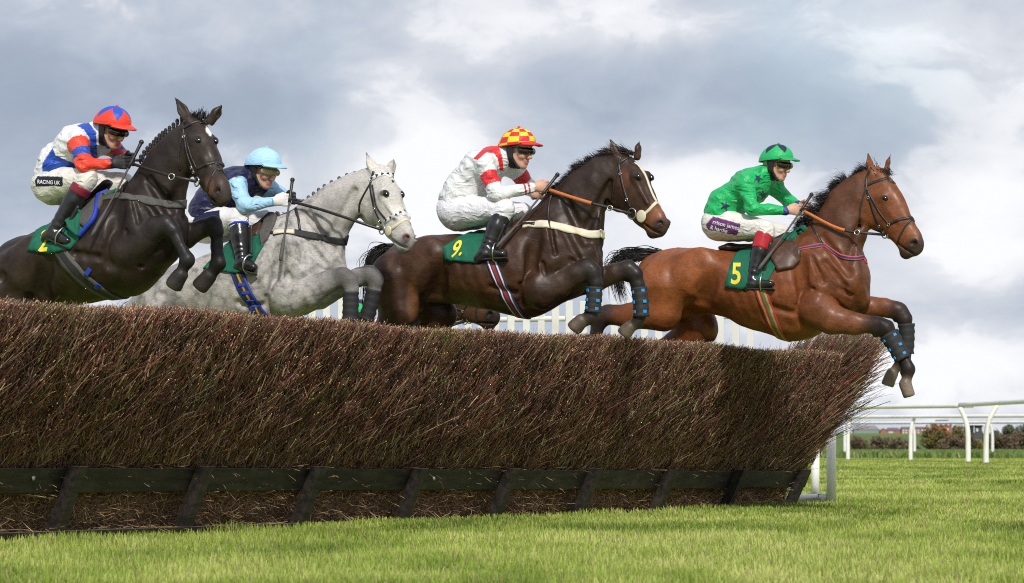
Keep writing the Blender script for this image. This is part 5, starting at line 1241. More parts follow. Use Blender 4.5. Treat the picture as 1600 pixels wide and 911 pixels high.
def plaits(root, F, pts, r, col, name='mane'):       # a hogged ridge with a sewn plait every few centimetres
    mb = MB()
    for x, y in pts:
        p = F.P(x, y, 0); mb.ball(p, (r * .8, r * .8, r), 10, 7); mb.ball(p + np.array([.004, -.006, -.016]), (r * .7, r * .8, r * .8), 10, 7); mb.ball(p + np.array([.006, -.016, -.034]), (r * .5, r * .5, r * .9), 8, 6)
    return mb.build(name, plain(name + '_plait', col, .6, .35, 60, .6, 300), root)
plaits(horse2, F2, [(566, 268), (554, 271), (542, 274), (530, 279), (518, 285), (507, 291), (498, 297), (490, 303), (482, 309), (474, 315)], .017, (.10, .085, .075))
tail(horse2, F2, [(232, 470, 0), (212, 472, 0), (200, 490, 0), (196, 520, 0), (194, 560, 0)], 160, .07, 84, (.25, .23, .22))
# ---- the black horse, nearest, at the left
F1 = Frame(180, 24.0, 26)
C1 = dict(body=(0.027, 0.016, 0.011), rump=(0.027, 0.017, 0.012), shoulder=(0.021, 0.013, 0.010), neck=(0.020, 0.0125, 0.010), head=(0.029, 0.018, 0.013), dark=(0.013, 0.011, 0.011),
          muzzle=(0.036, 0.026, 0.023), nose=(0.06, 0.036, 0.026), knee=(0.016, 0.013, 0.012), hoof=(0.035, 0.028, 0.024), fore=(0.022, 0.016, 0.014))
def shade1(v, col, F, H):
    px, py = F.px(v.T); d = np.abs((v - np.array(H.p)) @ H.near); hd = (v - np.array(H.p)) @ H.fwd > 0.0
    f = np.maximum(1 - sstep(np.hypot((px - 326.5) / 5, (py - 202) / 7), .7, 1.2), 1 - sstep(np.hypot((px - 328.5) / 2.5, (py - 208) / 5), .7, 1.2)) * (d < .06) * hd
    col = col * (1 - f[:, None]) + np.array([.78, .75, .72]) * f[:, None]
    g = (1 - sstep(np.hypot((px - 327) / 9, (py - 292) / 17), .4, 1.2)) * 0.7 * hd; col = col * (1 - g[:, None]) + np.array([.16, .075, .04]) * g[:, None]
    return col
H1 = dict(F=F1, C=C1, mat=coat('black_coat', rough=.52, spec=.26, var=.35), shade=shade1, label='almost black horse with plaited mane and small white star, leftmost, head turned to us',
    trunk=[(-16, 470, 50, .2), (12, 454, 57, .26), (46, 433, 63, .29), (95, 417, 64, .31), (145, 399, 72, .31), (190, 383, 80, .29), (226, 364, 68, .235), (251, 353, 35, .185)],
    neck=[(226, 332, 57, .17), (249, 292, 43, .115), (262, 259, 36, .09), (280, 236, 31, .078), (298, 212, 26, .068)],
    land=dict(fore=[(204, 272), (278, 362), (198, 398)], hind=[(40, 370), (-40, 440), (28, 492)]), relief=1.2,
    legs=[dict(p=[(14, 460, 42, .17, 'rump'), (30, 510, 31, .18, 'rump'), (4, 545, 20, .18, 'body'), (-24, 566, 13, .18, 'knee'), (-32, 604, 10, .18, 'dark'), (-40, 640, 11, .18, 'dark')], hoof=((-44, 652), (-52, 664), 11, 13, .18), k=.035),
          dict(p=[(36, 460, 42, -.16, 'rump'), (70, 510, 30, -.16, 'body'), (46, 542, 22, -.16, 'body'), (16, 566, 14, -.16, 'knee'), (8, 606, 10, -.16, 'dark'), (0, 640, 11, -.16, 'dark')], hoof=((-4, 652), (-12, 664), 11, 13, -.16), k=.03),
          dict(p=[(198, 390, 35, .16, 'shoulder'), (224, 374, 25, .165, 'fore'), (246, 357, 19, .17, 'fore'), (260, 351, 16, .17, 'knee'), (269, 360, 13, .17, 'dark'), (277, 376, 10.5, .17, 'dark'), (286, 394, 10, .17, 'dark'), (292, 406, 12.5, .17, 'dark'), (285, 420, 10, .17, 'dark')], hoof=((281, 430), (273, 444), 13, 14, .17)),
          dict(p=[(255, 372, 32, -.13, 'shoulder'), (290, 369, 20, -.14, 'fore'), (318, 356, 16, -.14, 'fore'), (333, 352, 16, -.14, 'knee'), (338, 362, 12.5, -.14, 'dark'), (339, 382, 10, -.14, 'dark'), (340, 400, 10.5, -.14, 'dark'), (341, 412, 12.5, -.14, 'dark'), (332, 425, 10, -.14, 'dark')], hoof=((326, 432), (314, 446), 13, 14, -.14))],
    poll=(306, 192), phi=30, head=[(305, 208, 26, .078), (311, 232, 34, .09), (319, 252, 31, .08), (330, 276, 25, .064), (341, 297, 22, .060), (345, 306, 19, .056)],
    jaw=(301, 248, 29), eye=(305, 218), brow=(316, 209), ridge=(324, 258), nostril=(341, 299), nose_dir=(.4, -.9), lip=(337, 311, 12), mouth=((322, 300), (335, 315)),
    ears=[((295, 188, .05), (271, 148, .10), .05), ((331, 187, -.05), (348, 163, -.10), .046)])
horse1, W1, HD1 = make_horse(H1)
b1, ring1, ring1f = bridle(horse1, W1, HD1, dict(browband=[(284, 202), (303, 191), (319, 188)], cheekpiece=[(288, 188), (286, 203), (288, 216), (292, 240), (300, 262), (305, 273)], noseband=[(307, 264), (325, 256), (345, 252)],
    noseband_strap=[(289, 207), (297, 240), (307, 263)], throat_lash=[(286, 204), (279, 240), (281, 266)], flash_strap=[(346, 256), (334, 270), (327, 287), (325, 299)], ring=(310, 284, .029), buckles=[(288, 214), (300, 262), (303, 269)]))
W1.ribbon(chest_pts(W1, [(138, 318), (158, 311), (190, 306), (212, 309), (237, 315), (262, 319), (283, 319)]), .052, .009, 5).build('breastplate', grey_web, horse1)
W1.strap('neck_strap', [(196, 276), (193, 290), (190, 306)], .016, leather, horse1, 20, .012)
W1.striped('girth', W1.around((104, 350), (184, 466), 72), .092, [grey_web, black_cloth], [0, 1, 1, 0], horse1, True, .009)
for k_ in range(2):
    l_, n_ = W1.hit(138 + k_ * 15, 424 + k_ * 22); Mz = n_.to_track_quat('Z', 'Y').to_matrix().to_4x4() @ Matrix.Rotation(.9, 4, 'Z')
    mb = MB(); mb.box(l_ + n_ * .011, (.05, .03, .008), Mz); mb.build('girth_tab', royal, horse1, smooth=False, bevel=.002)
hand1 = F1.P(204, 255, .10); hand1f = F1.P(210, 250, -.04)
rein(horse1, [ring1, F1.P(290, 280, .17), F1.P(268, 275, .18), F1.P(238, 266, .17), hand1], [ring1f, F1.P(290, 262, -.15), F1.P(262, 258, -.13), F1.P(232, 252, -.1), hand1f])
mr = empty('martingale', (0, 0, 0), 0, horse1); ring('ring', F1.P(268, 276, .19), (.2, -1, .1), .019, steel, mr, .004)
cl1 = W1.patch('saddle_cloth', [(44, 392), (58, 364), (90, 346), (130, 318), (164, 276), (172, 280), (156, 322), (128, 368), (112, 388), (84, 396)], cloth_m, horse1, .012, 10, 10, True, .014, 34)
W1.patch('saddle_flap', [(126, 322), (140, 298), (156, 284), (166, 290), (160, 318), (148, 342), (134, 356), (122, 350)], grey_web, horse1, .026, 7, 8, True, .004, 36)
W1.strap('trim', [(160, 282), (157, 300), (153, 330), (149, 344), (138, 358), (126, 371)], .016, royal, horse1, 30, .04)
W1.patch('folded_flap', [(103, 347), (128, 322), (131, 330), (128, 352), (124, 372), (114, 364)], cloth_m, horse1, .055, 6, 8, False, .012, 39)
W1.text('number', '2', (58, 393), (32, -3), (10, -46), yellow_m, cl1, bvh_of(cl1), .003, .02)
seat(F1, horse1, [(86, 356, 4, .10), (100, 348, 6, .12), (124, 330, 6, .09), (146, 310, 6, .08), (168, 286, 6, .06)], leather)
plaits(horse1, F1, [(284, 185), (277, 189), (271, 195), (265, 200), (259, 204), (254, 208), (249, 212), (244, 217), (240, 222), (235, 227), (230, 232), (225, 238), (220, 245)], .016, (.014, .012, .012))
v, q, c = mane_hair(horse1, F1, [(322, 182), (312, 178), (302, 182)], 160, .05, .003, lambda f, t, nr, rg: (np.array([.1, -.1, 1.0]) + rg.normal(0, .4, (len(f), 3)), .6 + .5 * rg.random(len(f))), 96, latw=.025)
link('forelock', np_mesh('forelock', v, q, col=c), hair_black, horse1)
tail(horse1, F1, [(-14, 440, 0), (-40, 442, 0), (-60, 460, 0), (-66, 500, 0)], 120, .07, 86)
# ------------------------------------------------------------------ jockeys
skin_m, t = material('skin')
co = obj_co(t); c = t.n('ShaderNodeVertexColor', layer_name='Col').outputs[0]
n1 = t.noise(co, 55.0, 4.0, 0.6)
c = t.mix(1.0, c, t.mix(n1, (0.86, 0.82, 0.80), (1.14, 1.14, 1.14)), 'MULTIPLY')
finish(t, t.n('ShaderNodeBsdfPrincipled', {'Base Color': c, 'Roughness': 0.5, 'Subsurface Weight': 0.12, 'Subsurface Scale': 0.01, 'Specular IOR Level': 0.35, 'Normal': bump(t, t.noise(co, 160.0, 3.0, 0.6), 0.15, 0.003)}))
def cloth(name, rough=0.45, spec=0.4, sheen=0.1, fold=0.5, scale=9.0):
    m, t = material(name); co = obj_co(t)
    c = t.n('ShaderNodeVertexColor', layer_name='Col').outputs[0]
    wv = t.vadd(co, t.vmul(t.n('ShaderNodeTexNoise', {'Vector': co, 'Scale': 6.0, 'Detail': 2.0}).outputs[1], (0.14, 0.14, 0.14)))
    f1 = t.n('ShaderNodeTexNoise', {'Vector': t.vmul(wv, (1.0, 1.0, 2.4)), 'Scale': scale, 'Detail': 3.0, 'Roughness': 0.45}, noise_type='RIDGED_MULTIFRACTAL', normalize=True).outputs[0]
    f2 = t.noise(t.vmul(wv, (2.0, 1.0, 0.8)), scale * 2.6, 3.0, 0.5)
    h = t.math('MULTIPLY_ADD', f2, 0.3, f1)
    c = t.mix(1.0, c, t.mix(t.noise(co, 320.0, 2.0, 0.5), (0.94,) * 3, (1.06,) * 3), 'MULTIPLY')
    finish(t, t.n('ShaderNodeBsdfPrincipled', {'Base Color': c, 'Roughness': rough, 'Specular IOR Level': spec, 'Sheen Weight': sheen, 'Normal': bump(t, h, fold, 0.022)}))
    return m
silk = cloth('racing_silk', 0.42, 0.4, 0.05, 1.0, 14.0); breech = cloth('white_breeches', 0.6, 0.25, 0.05, 0.7, 16.0); capsilk = cloth('cap_silk', 0.5, 0.4, 0.05, 0.3, 16.0)
boot_m = plain('black_boot', (0.014, 0.013, 0.014), 0.24, 0.3, 14, 0.5, 26, spec=0.6); sole_m = plain('boot_sole', (0.02, 0.018, 0.018), 0.8, 0.3, 30)
pad_black = plain('black_padding', (0.014, 0.014, 0.016), 0.7, 0.3, 40, .4, 120); lens = plain('dark_lens', (0.006, 0.006, 0.007), 0.07, 0.1, 20, spec=0.9)
glove_b = plain('black_glove', (0.018, 0.018, 0.02), 0.6, 0.3, 40, .5, 100); glove_w = plain('white_glove', (0.72, 0.70, 0.70), 0.6, 0.1, 40, .5, 100)
SK = (0.60, 0.35, 0.26); LIP = (0.42, 0.17, 0.145)
class Skull:                                         # head axes: forward, up, left side
    def __init__(s, F, px, py, lat, yaw, pitch, roll=0.0, k=1.0):
        s.c = F.P(px, py, lat); a, b = rad(yaw), rad(pitch); s.k = k
        s.f = np.array([math.cos(a) * math.cos(b), -math.sin(a) * math.cos(b), -math.sin(b)])
        l = np.array([math.sin(a), math.cos(a), 0.0]); u = np.cross(s.f, l); r_ = rad(roll)
        s.l = l * math.cos(r_) + u * math.sin(r_); s.u = np.cross(s.f, s.l)
    def p(s, f, u, l=0.0): return s.c + (s.f * f + s.u * u + s.l * l) * s.k
def face_prims(B, K):
    q = K.p; k = K.k; L = K.l
    B.cap(q(-.018, .022), q(.022, .026), .088 * k, .082 * k, .073 * k, .07 * k, L, .02, SK)
    B.cap(q(.040, .0), q(.052, -.082), .050 * k, .036 * k, .060 * k, .038 * k, L, .022, SK)
    B.ball(q(.070, -.108), .019 * k, k=.02, ca=SK)
    B.cap(q(.092, .004), q(.112, -.044), .009 * k, .013 * k, k=.012, ca=SK); B.ball(q(.114, -.047), .0125 * k, k=.008, ca=(.58, .30, .22))
    for sg in (1, -1):
        B.cap(q(-.005, -.045, .052 * sg), q(.062, -.104, .014 * sg), .022 * k, .017 * k, k=.022, ca=SK)
        B.ball(q(.070, -.042, .034 * sg), .024 * k, k=.022, ca=(.58, .30, .22)); B.ball(q(.082, .022, .026 * sg), .015 * k, k=.018, ca=SK)
        B.ball(q(.104, -.053, .012 * sg), .0075 * k, k=.006, ca=SK)
        B.ball(q(.094, -.006, .031 * sg), .012 * k, k=.012, op=-1)
        B.ball(q(.082, -.008, .031 * sg), .0125 * k, k=.003, ca=(.5, .46, .42))
        B.ball(q(-.004, -.010, .074 * sg), .024 * k, .010 * k, L, .01, (.56, .28, .20))
    B.cap(q(.089, -.074, -.018), q(.089, -.074, .018), .0075 * k, .0075 * k, k=.008, ca=LIP); B.cap(q(.087, -.087, -.014), q(.087, -.087, .014), .008 * k, .008 * k, k=.008, ca=LIP)
    B.cap(q(.102, -.080, -.022), q(.102, -.080, .022), .003 * k, .003 * k, k=.004, op=-1)
def hand_prims(B, wr, dirn, up, side, col, k=1.0):  # a fist closed on the reins: side = the way the fingers curl in
    d = dirn / np.linalg.norm(dirn); u = up - d * (up @ d); u /= np.linalg.norm(u); s_ = np.cross(d, u); s_ = s_ if s_ @ side > 0 else -s_
    pm = wr + d * .058 * k
    B.cap(wr, pm, .026 * k, .036 * k, .020 * k, .016 * k, s_, .012, col)
    for i, (o, L_) in enumerate(((.031, .036), (.011, .041), (-.010, .039), (-.030, .031))):
        kn = wr + d * .080 * k + u * o * k - s_ * .004; m = kn + d * L_ * .55 * k + s_ * .024 * k; tip = m - d * L_ * .75 * k + s_ * .014 * k
        B.cap(pm + u * o * .9 * k, kn, .0105 * k, .0105 * k, k=.006, ca=col); B.cap(kn, m, .0100 * k, .0092 * k, k=.004, ca=col); B.cap(m, tip, .0092 * k, .008 * k, k=.003, ca=col)
    t0 = wr + d * .022 * k + u * .030 * k + s_ * .008; t1 = t0 + d * .036 * k + u * .014 * k + s_ * .016 * k; t2 = t1 + d * .026 * k - u * .010 * k + s_ * .012 * k
    B.cap(t0, t1, .014 * k, .0105 * k, k=.010, ca=col); B.cap(t1, t2, .0105 * k, .0085 * k, k=.004, ca=col)
def in_poly(px, py, poly):
    ins = np.zeros(len(px), bool); n = len(poly)
    for i in range(n):
        (x1, y1), (x2, y2) = poly[i], poly[(i + 1) % n]
        ins ^= ((y1 > py) != (y2 > py)) & (px < (x2 - x1) * (py - y1) / ((y2 - y1) or 1e-9) + x1)
    return ins
def star(cx, cy, r, rot=0.0): return [(cx + math.cos(rot + i * math.pi / 5 - math.pi / 2) * (r if i % 2 == 0 else r * .42), cy + math.sin(rot + i * math.pi / 5 - math.pi / 2) * (r if i % 2 == 0 else r * .42)) for i in range(10)]
def seg_t(v, a, b):
    ab = b - a; t = ((v - a) @ ab) / (ab @ ab); d = np.linalg.norm(v - a - np.clip(t, 0, 1)[:, None] * ab, axis=1); return t, d

def make_jockey(sp):
    F = sp['F']; P = lambda q: F.P(*q); J = {k: P(v) for k, v in sp['j'].items()}; sz = sp.get('size', 1.0)
    root_loc = (F.o.x, F.o.y, 0)
    flip = lambda p: p * np.array([1, -1, 1])
    for nm in ('hip', 'knee', 'ankle', 'toe'):
        if nm + '_f' not in J: J[nm + '_f'] = flip(J[nm])
    K = Skull(F, *sp['head'], k=sz)
    sil, brc = sp['silk'], sp['breech']
    spine = [J['pelvis'], J['waist'], J['chest'], J['neckb']]
    shw = np.array([0, 1.0, 0])
    def torso(B, g, c):
        B.chain([(spine[0], .118 * sz * g, .160 * sz * g, c), (spine[1], .112 * sz * g, .150 * sz * g, c), (spine[2], .120 * sz * g, .168 * sz * g, c), (J['chest'] * .35 + J['neckb'] * .65, .082 * sz * g, .12 * sz * g, c)], axis=J['sh_f'] - J['sh'], k=.05)
        for s_ in ('', '_f'):
            B.cap(J['chest'] * .5 + J['neckb'] * .5, J['sh' + s_], .070 * sz * g, .062 * sz * g, k=.05, ca=c)
    def arms(B, g, c, cuff=1.0):
        for s_ in ('', '_f'):
            B.cap(J['sh' + s_], J['el' + s_], .060 * sz * g, .047 * sz * g, k=.035, ca=c); B.cap(J['el' + s_], J['el' + s_] * (1 - cuff) + J['wr' + s_] * cuff, .046 * sz * g, .033 * sz * g, k=.03, ca=c)
    def legs(B, g, c):
        for s_ in ('', '_f'):
            B.cap(J['pelvis'] * .35 + J['hip' + s_] * .65, J['knee' + s_], .118 * sz * g, .066 * sz * g, k=.05, ca=c)
    def shins(B, g, c):
        for s_ in ('', '_f'):
            kn, an, to = J['knee' + s_], J['ankle' + s_], J['toe' + s_]; m = kn * .62 + an * .38
            B.cap(kn, m, .062 * sz * g, .056 * sz * g, k=.02, ca=c); B.cap(m, an, .056 * sz * g, .040 * sz * g, k=.02, ca=c)
    # the body, one continuous figure
    B = Solid(); torso(B, .86, SK); arms(B, .84, SK); legs(B, .88, SK); shins(B, .84, SK)
    for s_ in ('', '_f'): B.cap(J['ankle' + s_], J['toe' + s_], .036, .028, k=.02, ca=SK)
    B.cap(J['neckb'], K.p(-.012, -.06), .058 * sz, .054 * sz, k=.03, ca=SK)
    face_prims(B, K)
    for s_ in ('', '_f'):
        hand_prims(B, J['wr' + s_], J['ha' + s_] - J['wr' + s_], np.array([0.15, 0, 1.0]), np.array([0, 1.0 if s_ == '' else -1.0, -.2]), np.array(SK if s_ not in sp.get('gloves', {}) else sp['gloves'][s_]), 1.0)
    v, q = B.build(.0058, 1); col = B.colours(v, .004)
    root = link('person', np_mesh('person', v, q, col=col), skin_m); root.location = root_loc; root.rotation_euler = (0, 0, -F.yaw)
    tag(root, sp['label'], 'jockey', 'jockeys riding over the fence')
    # silks
    B = Solid(); torso(B, 1.0, sil); arms(B, 1.04, sil, .93)
    B.cap(J['neckb'] - (K.c - J['neckb']) * .02, J['neckb'] + (K.p(-.012, -.06) - J['neckb']) * .40, .068 * sz, .064 * sz, k=.03, ca=sil)
    B.cap(J['pelvis'] * .55 + J['waist'] * .45, J['waist'], .128 * sz, .118 * sz, .168 * sz, .156 * sz, J['sh_f'] - J['sh'], .03, sil)
    fold = lambda p: .0075 * vnoise(p * np.array([16.0, 14.0, 24.0]), sp['seed']) + .0045 * np.sin(p[:, 2] * 85 + p[:, 0] * 55 + 2.2 * vnoise(p * 10, 2)) * vnoise(p * 7, 5)
    # the coat ends at the waist
    pw = J['pelvis'] + (J['waist'] - J['pelvis']) * sp.get('hem', .25); dw = (J['waist'] - J['pelvis']) / np.linalg.norm(J['waist'] - J['pelvis'])
    hemf = lambda D, X, Y, Z: np.maximum(D, (-((X - pw[0]) * dw[0] + (Y - pw[1]) * dw[1] + (Z - pw[2]) * dw[2])).astype(np.float32) * np.where((X - J['wr'][0]) ** 2 + (Y - J['wr'][1]) ** 2 + (Z - J['wr'][2]) ** 2 < .0, 0, 1))
    v, q = B.build(.0068, 1, fold, clip=hemf); col = np.tile(np.array(sil, float), (len(v), 1))
    col = sp['pattern'](v, col, F, J); jm = np_mesh('jacket', v, q, col=col); link('jacket', jm, silk, root); JW = Wrap(F, v, q)
    # breeches
    B = Solid(); 
    B.chain([(J['pelvis'] + np.array([0, 0, -.01]), .124 * sz, .166 * sz, brc), (J['pelvis'] * .6 + J['waist'] * .4, .108 * sz, .146 * sz, brc)], axis=J['sh_f'] - J['sh'], k=.05); legs(B, 1.0, brc)
    for s_ in ('', '_f'): B.cap(J['knee' + s_], J['knee' + s_] * .82 + J['ankle' + s_] * .18, .064 * sz, .060 * sz, k=.02, ca=brc)
    fold2 = lambda p: .0055 * vnoise(p * np.array([20.0, 18.0, 20.0]), sp['seed'] + 3) + .003 * np.sin(p[:, 0] * 75 - p[:, 2] * 60 + 2.5 * vnoise(p * 9, 7)) * vnoise(p * 6, 8)
    v, q = B.build(.0068, 1, fold2); col = np.tile(np.array(brc, float), (len(v), 1))
    px, py = F.px(v.T)
    for poly, cc in sp.get('patches', []): col[in_poly(px, py, poly) & (v[:, 1] < 0)] = cc
    bo = link('breeches', np_mesh('breeches', v, q, col=col), breech, root); bb = Wrap(F, v, q)
    for txt, org, ex, ey, bold in sp.get('texts', []): bb.text('lettering', txt, org, ex, ey, white_m, bo, None, .003, bold)
    # boots
    for s_ in ('', '_f'):
        kn, an, to = J['knee' + s_], J['ankle' + s_], J['toe' + s_]; B = Solid(); top = kn * .80 + an * .20; m = kn * .60 + an * .40; fd = (to - an) / np.linalg.norm(to - an)
        B.cap(top, m, .061 * sz, .060 * sz, k=.012); B.cap(m, an, .060 * sz, .043 * sz, k=.015); B.cap(an, an * .45 + to * .55, .042 * sz, .036 * sz, k=.02); B.cap(an * .45 + to * .55, to, .038 * sz, .029 * sz, .042, .034, AX, .015)
        hl = an - fd * .030 + (an - kn) / np.linalg.norm(an - kn) * .030; B.ball(hl, .034 * sz, k=.02)
        wr_ = lambda p: .0025 * np.sin(((p - an) @ ((kn - an) / np.linalg.norm(kn - an))) * 150 + 3 * vnoise(p * 12, 3)) * np.exp(-(((p - an) @ ((kn - an) / np.linalg.norm(kn - an)) - .06) / .07) ** 2)
        v, q = B.build(.007, 1, wr_); bt = link('boot', np_mesh('boot', v, q), boot_m, root)
        dn = (an - kn) / np.linalg.norm(an - kn); pn = dn - fd * (dn @ fd); pn /= np.linalg.norm(pn)
        mb = MB(); M = Matrix((fd, np.cross(pn, fd), pn)).transposed(); mb.box((an + to) / 2 + pn * .040 - fd * .005, (np.linalg.norm(to - an) + .075, .062, .012), M); mb.build('sole', sole_m, bt, smooth=False, bevel=.005)
        if 'boot_top' in sp:
            c0, f0, f1 = sp['boot_top']; B = Solid(); B.cap(kn * (1 - f0) + an * f0, kn * (1 - f1) + an * f1, .0675 * sz, .0665 * sz)
            v, q = B.build(.008, 1, clip=lambda D, X, Y, Z: np.maximum(D, np.abs((X - (kn * (1 - (f0 + f1) / 2) + an * (f0 + f1) / 2)[0]) * dn[0] + (Y - (kn * (1 - (f0 + f1) / 2) + an * (f0 + f1) / 2)[1]) * dn[1] + (Z - (kn * (1 - (f0 + f1) / 2) + an * (f0 + f1) / 2)[2]) * dn[2]) - (f1 - f0) / 2 * np.linalg.norm(an - kn)).astype(np.float32))
            link('boot_top', np_mesh('boot_top', v, q), c0, bt)
    # helmet with its silk cover and peak
    nu, nv = 120, 44; vs, fs, cs = [], [], []
    RF, RU, RS = .128, .104, .110
    for j in range(nv + 1):
        for i in range(nu):
            ph = 2 * math.pi * i / nu; th = (j / nv); fx, sx_ = math.cos(ph), math.sin(ph)
            low = -.018 + .030 * fx; tt = th * math.pi / 2 * 1.02
            rr = math.sin(min(tt, math.pi / 2)) ** .88; hh = math.cos(min(tt, math.pi / 2)); z = .030 + low * th + RU * hh * (1 - 0.0 * th)
            r2 = rr * (1 - .02 * max(0, th - .85) / .15); wob = 1 + .012 * float(np.sin(ph * 9 + th * 4)) * th * (1 - th) * 3
            vs.append(K.p(RF * r2 * fx * wob - .002, z, RS * r2 * sx_ * wob)); cs.append(sp['cap'](ph, th))
    for j in range(nv):
        for i in range(nu): fs.append((j * nu + i, (j + 1) * nu + i, (j + 1) * nu + (i + 1) % nu, j * nu + (i + 1) % nu))
    b0 = len(vs); ctr = K.p(0, .02)
    for i in range(nu): vs.append(K.p((RF - .014) * math.cos(2 * math.pi * i / nu), .03 - .018 + .03 * math.cos(2 * math.pi * i / nu) + .004, (RS - .014) * math.sin(2 * math.pi * i / nu))); cs.append((.02, .02, .02))
    for i in range(nu): fs.append((nv * nu + i, b0 + i, b0 + (i + 1) % nu, nv * nu + (i + 1) % nu))
    hm = np_mesh('helmet', np.array([np.array(p) for p in vs]), np.array(fs), col=np.array(cs)); he = link('helmet', hm, capsilk, root)
    mb = MB(); mb.ball(K.p(0, .136), .010 * sz, 10, 6); mb.build('button', plain('cap_button', sp['peak'], .6, .1), he)
    top_, bot_ = [], []
    n_ = 24
    for i in range(n_ + 1):
        a_ = (i / n_ - .5) * 2.05; 
        for j in range(5):
            e_ = j / 4; ext = e_ * .062 * math.cos(a_ * .78) ** 1.2; r_ = .004 + .0
            f_ = (RF - .006) * math.cos(a_) + ext * 1.0; l_ = (RS - .006) * math.sin(a_) + ext * .25 * math.sin(a_)
            z_ = .030 - .018 + .030 * math.cos(a_) + .010 - .20 * ext
            top_.append(K.p(f_, z_ + r_, l_)); bot_.append(K.p(f_, z_ - r_, l_))
    N_ = len(top_); fs = []
    for i in range(n_):
        for j in range(4):
            a_ = i * 5 + j; fs.append((a_, a_ + 1, a_ + 6, a_ + 5)); fs.append((N_ + a_ + 5, N_ + a_ + 6, N_ + a_ + 1, N_ + a_))
        fs.append((i * 5 + 4, N_ + i * 5 + 4, N_ + i * 5 + 9, i * 5 + 9))
    mb = MB(); mb.add(top_ + bot_, fs); mb.build('peak', plain('cap_peak', sp['peak'], .5, .08, 20), he)
    # harness, ear pads, neck scarf
    B = Solid()
    for sg in (1, -1):
        B.cap(K.p(-.002, .03, .090 * sg), K.p(.008, -.052, .074 * sg), .034, .024, .012, .012, K.l, .015); B.cap(K.p(.008, -.052, .074 * sg), K.p(.048, -.118, .030 * sg), .013, .010, k=.01)
        B.cap(K.p(-.02, .03, .096 * sg), K.p(-.085, .0, .06 * sg), .016, .016, .01, .01, K.l, .01)
    B.cap(K.p(.048, -.118, .03), K.p(.048, -.118, -.03), .012, .012, k=.01); v, q = B.build(.006, 1); link('chin_strap', np_mesh('chin_strap', v, q), pad_black, he)
    if sp.get('scarf'):
        B = Solid(); B.cap(J['neckb'] + (K.p(-.012, -.06) - J['neckb']) * .42, K.p(-.006, -.072), .064 * sz, .060 * sz); v, q = B.build(.007, 1); link('neck_warmer', np_mesh('neck_warmer', v, q), pad_black, root)
    # goggles
    gl = empty('goggles', (0, 0, 0), 0, root); B = Solid(); gp = [K.p(.072, -.008, -.058), K.p(.100, -.008, -.034), K.p(.108, -.007, 0), K.p(.100, -.008, .034), K.p(.072, -.008, .058)]
    for a_, b_ in zip(gp[:-1], gp[1:]): B.cap(a_, b_, .0235, .0235, .0235, .0235, K.u, .006)
    v, q = B.build(.005, 1); link('lens', np_mesh('lens', v, q), sp.get('lens', lens), gl)
    mb = MB(); mb.tube([K.p(.076 * math.cos(a_) * 1.28 - .006, .000 + .012 * math.cos(a_) * -1 + .016, .096 * math.sin(a_)) for a_ in np.linspace(.72, 2 * math.pi - .72, 40)], .008, 8); mb.build('goggle_strap', pad_black, gl)
    # gloves over the hands
    for s_, gc in sp.get('gloves', {}).items():
        B = Solid(); hand_prims(B, J['wr' + s_], J['ha' + s_] - J['wr' + s_], np.array([0.15, 0, 1.0]), np.array([0, 1.0 if s_ == '' else -1.0, -.2]), np.array(gc), 1.06); B.cap(J['wr' + s_] - (J['ha' + s_] - J['wr' + s_]) * .35, J['wr' + s_], .034, .031, k=.01)
        v, q = B.build(.006, 1); link('glove', np_mesh('glove', v, q), glove_w if gc[0] > .4 else glove_b, root)
    return root, J, K, JW
def make_whip(F, a, b, hand_f, label, tip_mat=None):
    A_, B_ = F.P(*a), F.P(*b); o = empty('whip', tuple(F.o + Vector((0, 0, 0))), -F.yaw); tag(o, label, 'whip', 'whips held by the jockeys')
    n = 20; pts = [A_ + (B_ - A_) * k / (n - 1) + np.array([0, 0, -.012]) * math.sin(math.pi * k / (n - 1)) for k in range(n)]; i = int(n * hand_f)
    mb = MB(); mb.tube(pts[:i + 1], [.013] + [.0105] * i, 10); mb.ball(pts[0], .016, 10, 8); mb.build('handle', leather, o)
    mb = MB(); mb.tube(pts[i:], list(np.linspace(.007, .006, n - i - 6)) + [.009, .012, .0125, .0125, .012, .010], 10); mb.build('shaft', tip_mat or grey_web, o)
    return o
def stirrup(root, F, J, hang):                       # iron round the foot and the leather up to the saddle
    an, to = J['ankle'], J['toe']; fd = (to - an) / np.linalg.norm(to - an); c = an * .42 + to * .58; up = np.array(F.P(*hang)) - c; up /= np.linalg.norm(up)
    up = up - fd * (up @ fd) * .6; up /= np.linalg.norm(up); sd = np.cross(up, fd); sd /= np.linalg.norm(sd)
    for sg in (1, -1):
        cc = c * np.array([1, sg, 1]); u_, s_ = up * np.array([1, sg, 1]), sd * np.array([1, sg, 1])
        st = empty('stirrup', (0, 0, 0), 0, root); mb = MB(); mb.tube([cc + u_ * (.012 + .062 * math.cos(a_)) + s_ * .058 * math.sin(a_) for a_ in np.linspace(0, 2 * math.pi, 29)[:-1]], .006, 8, closed=True); mb.build('iron', steel, st)
        hp = np.array(F.P(*hang)) * np.array([1, sg, 1]); flat_line('stirrup_leather', [cc + u_ * .074, (cc + u_ * .074) * .5 + hp * .5, hp], .022, leather, st, 12, .005, up=(1, 0, .2))
green, navy, red, white_, royal_c, sky_c, yel = (0.010, 0.42, 0.12), (0.012, 0.014, 0.055), (0.62, 0.022, 0.028), (0.78, 0.78, 0.77), (0.016, 0.07, 0.42), (0.36, 0.60, 0.82), (0.82, 0.62, 0.025)
def near_mask(v, J): return v[:, 1] < J['chest'][1] + .06
def arm_t(v, J, s_=''):
    t1, d1 = seg_t(v, J['sh' + s_], J['el' + s_]); t2, d2 = seg_t(v, J['el' + s_], J['wr' + s_]); return t1, d1, t2, d2
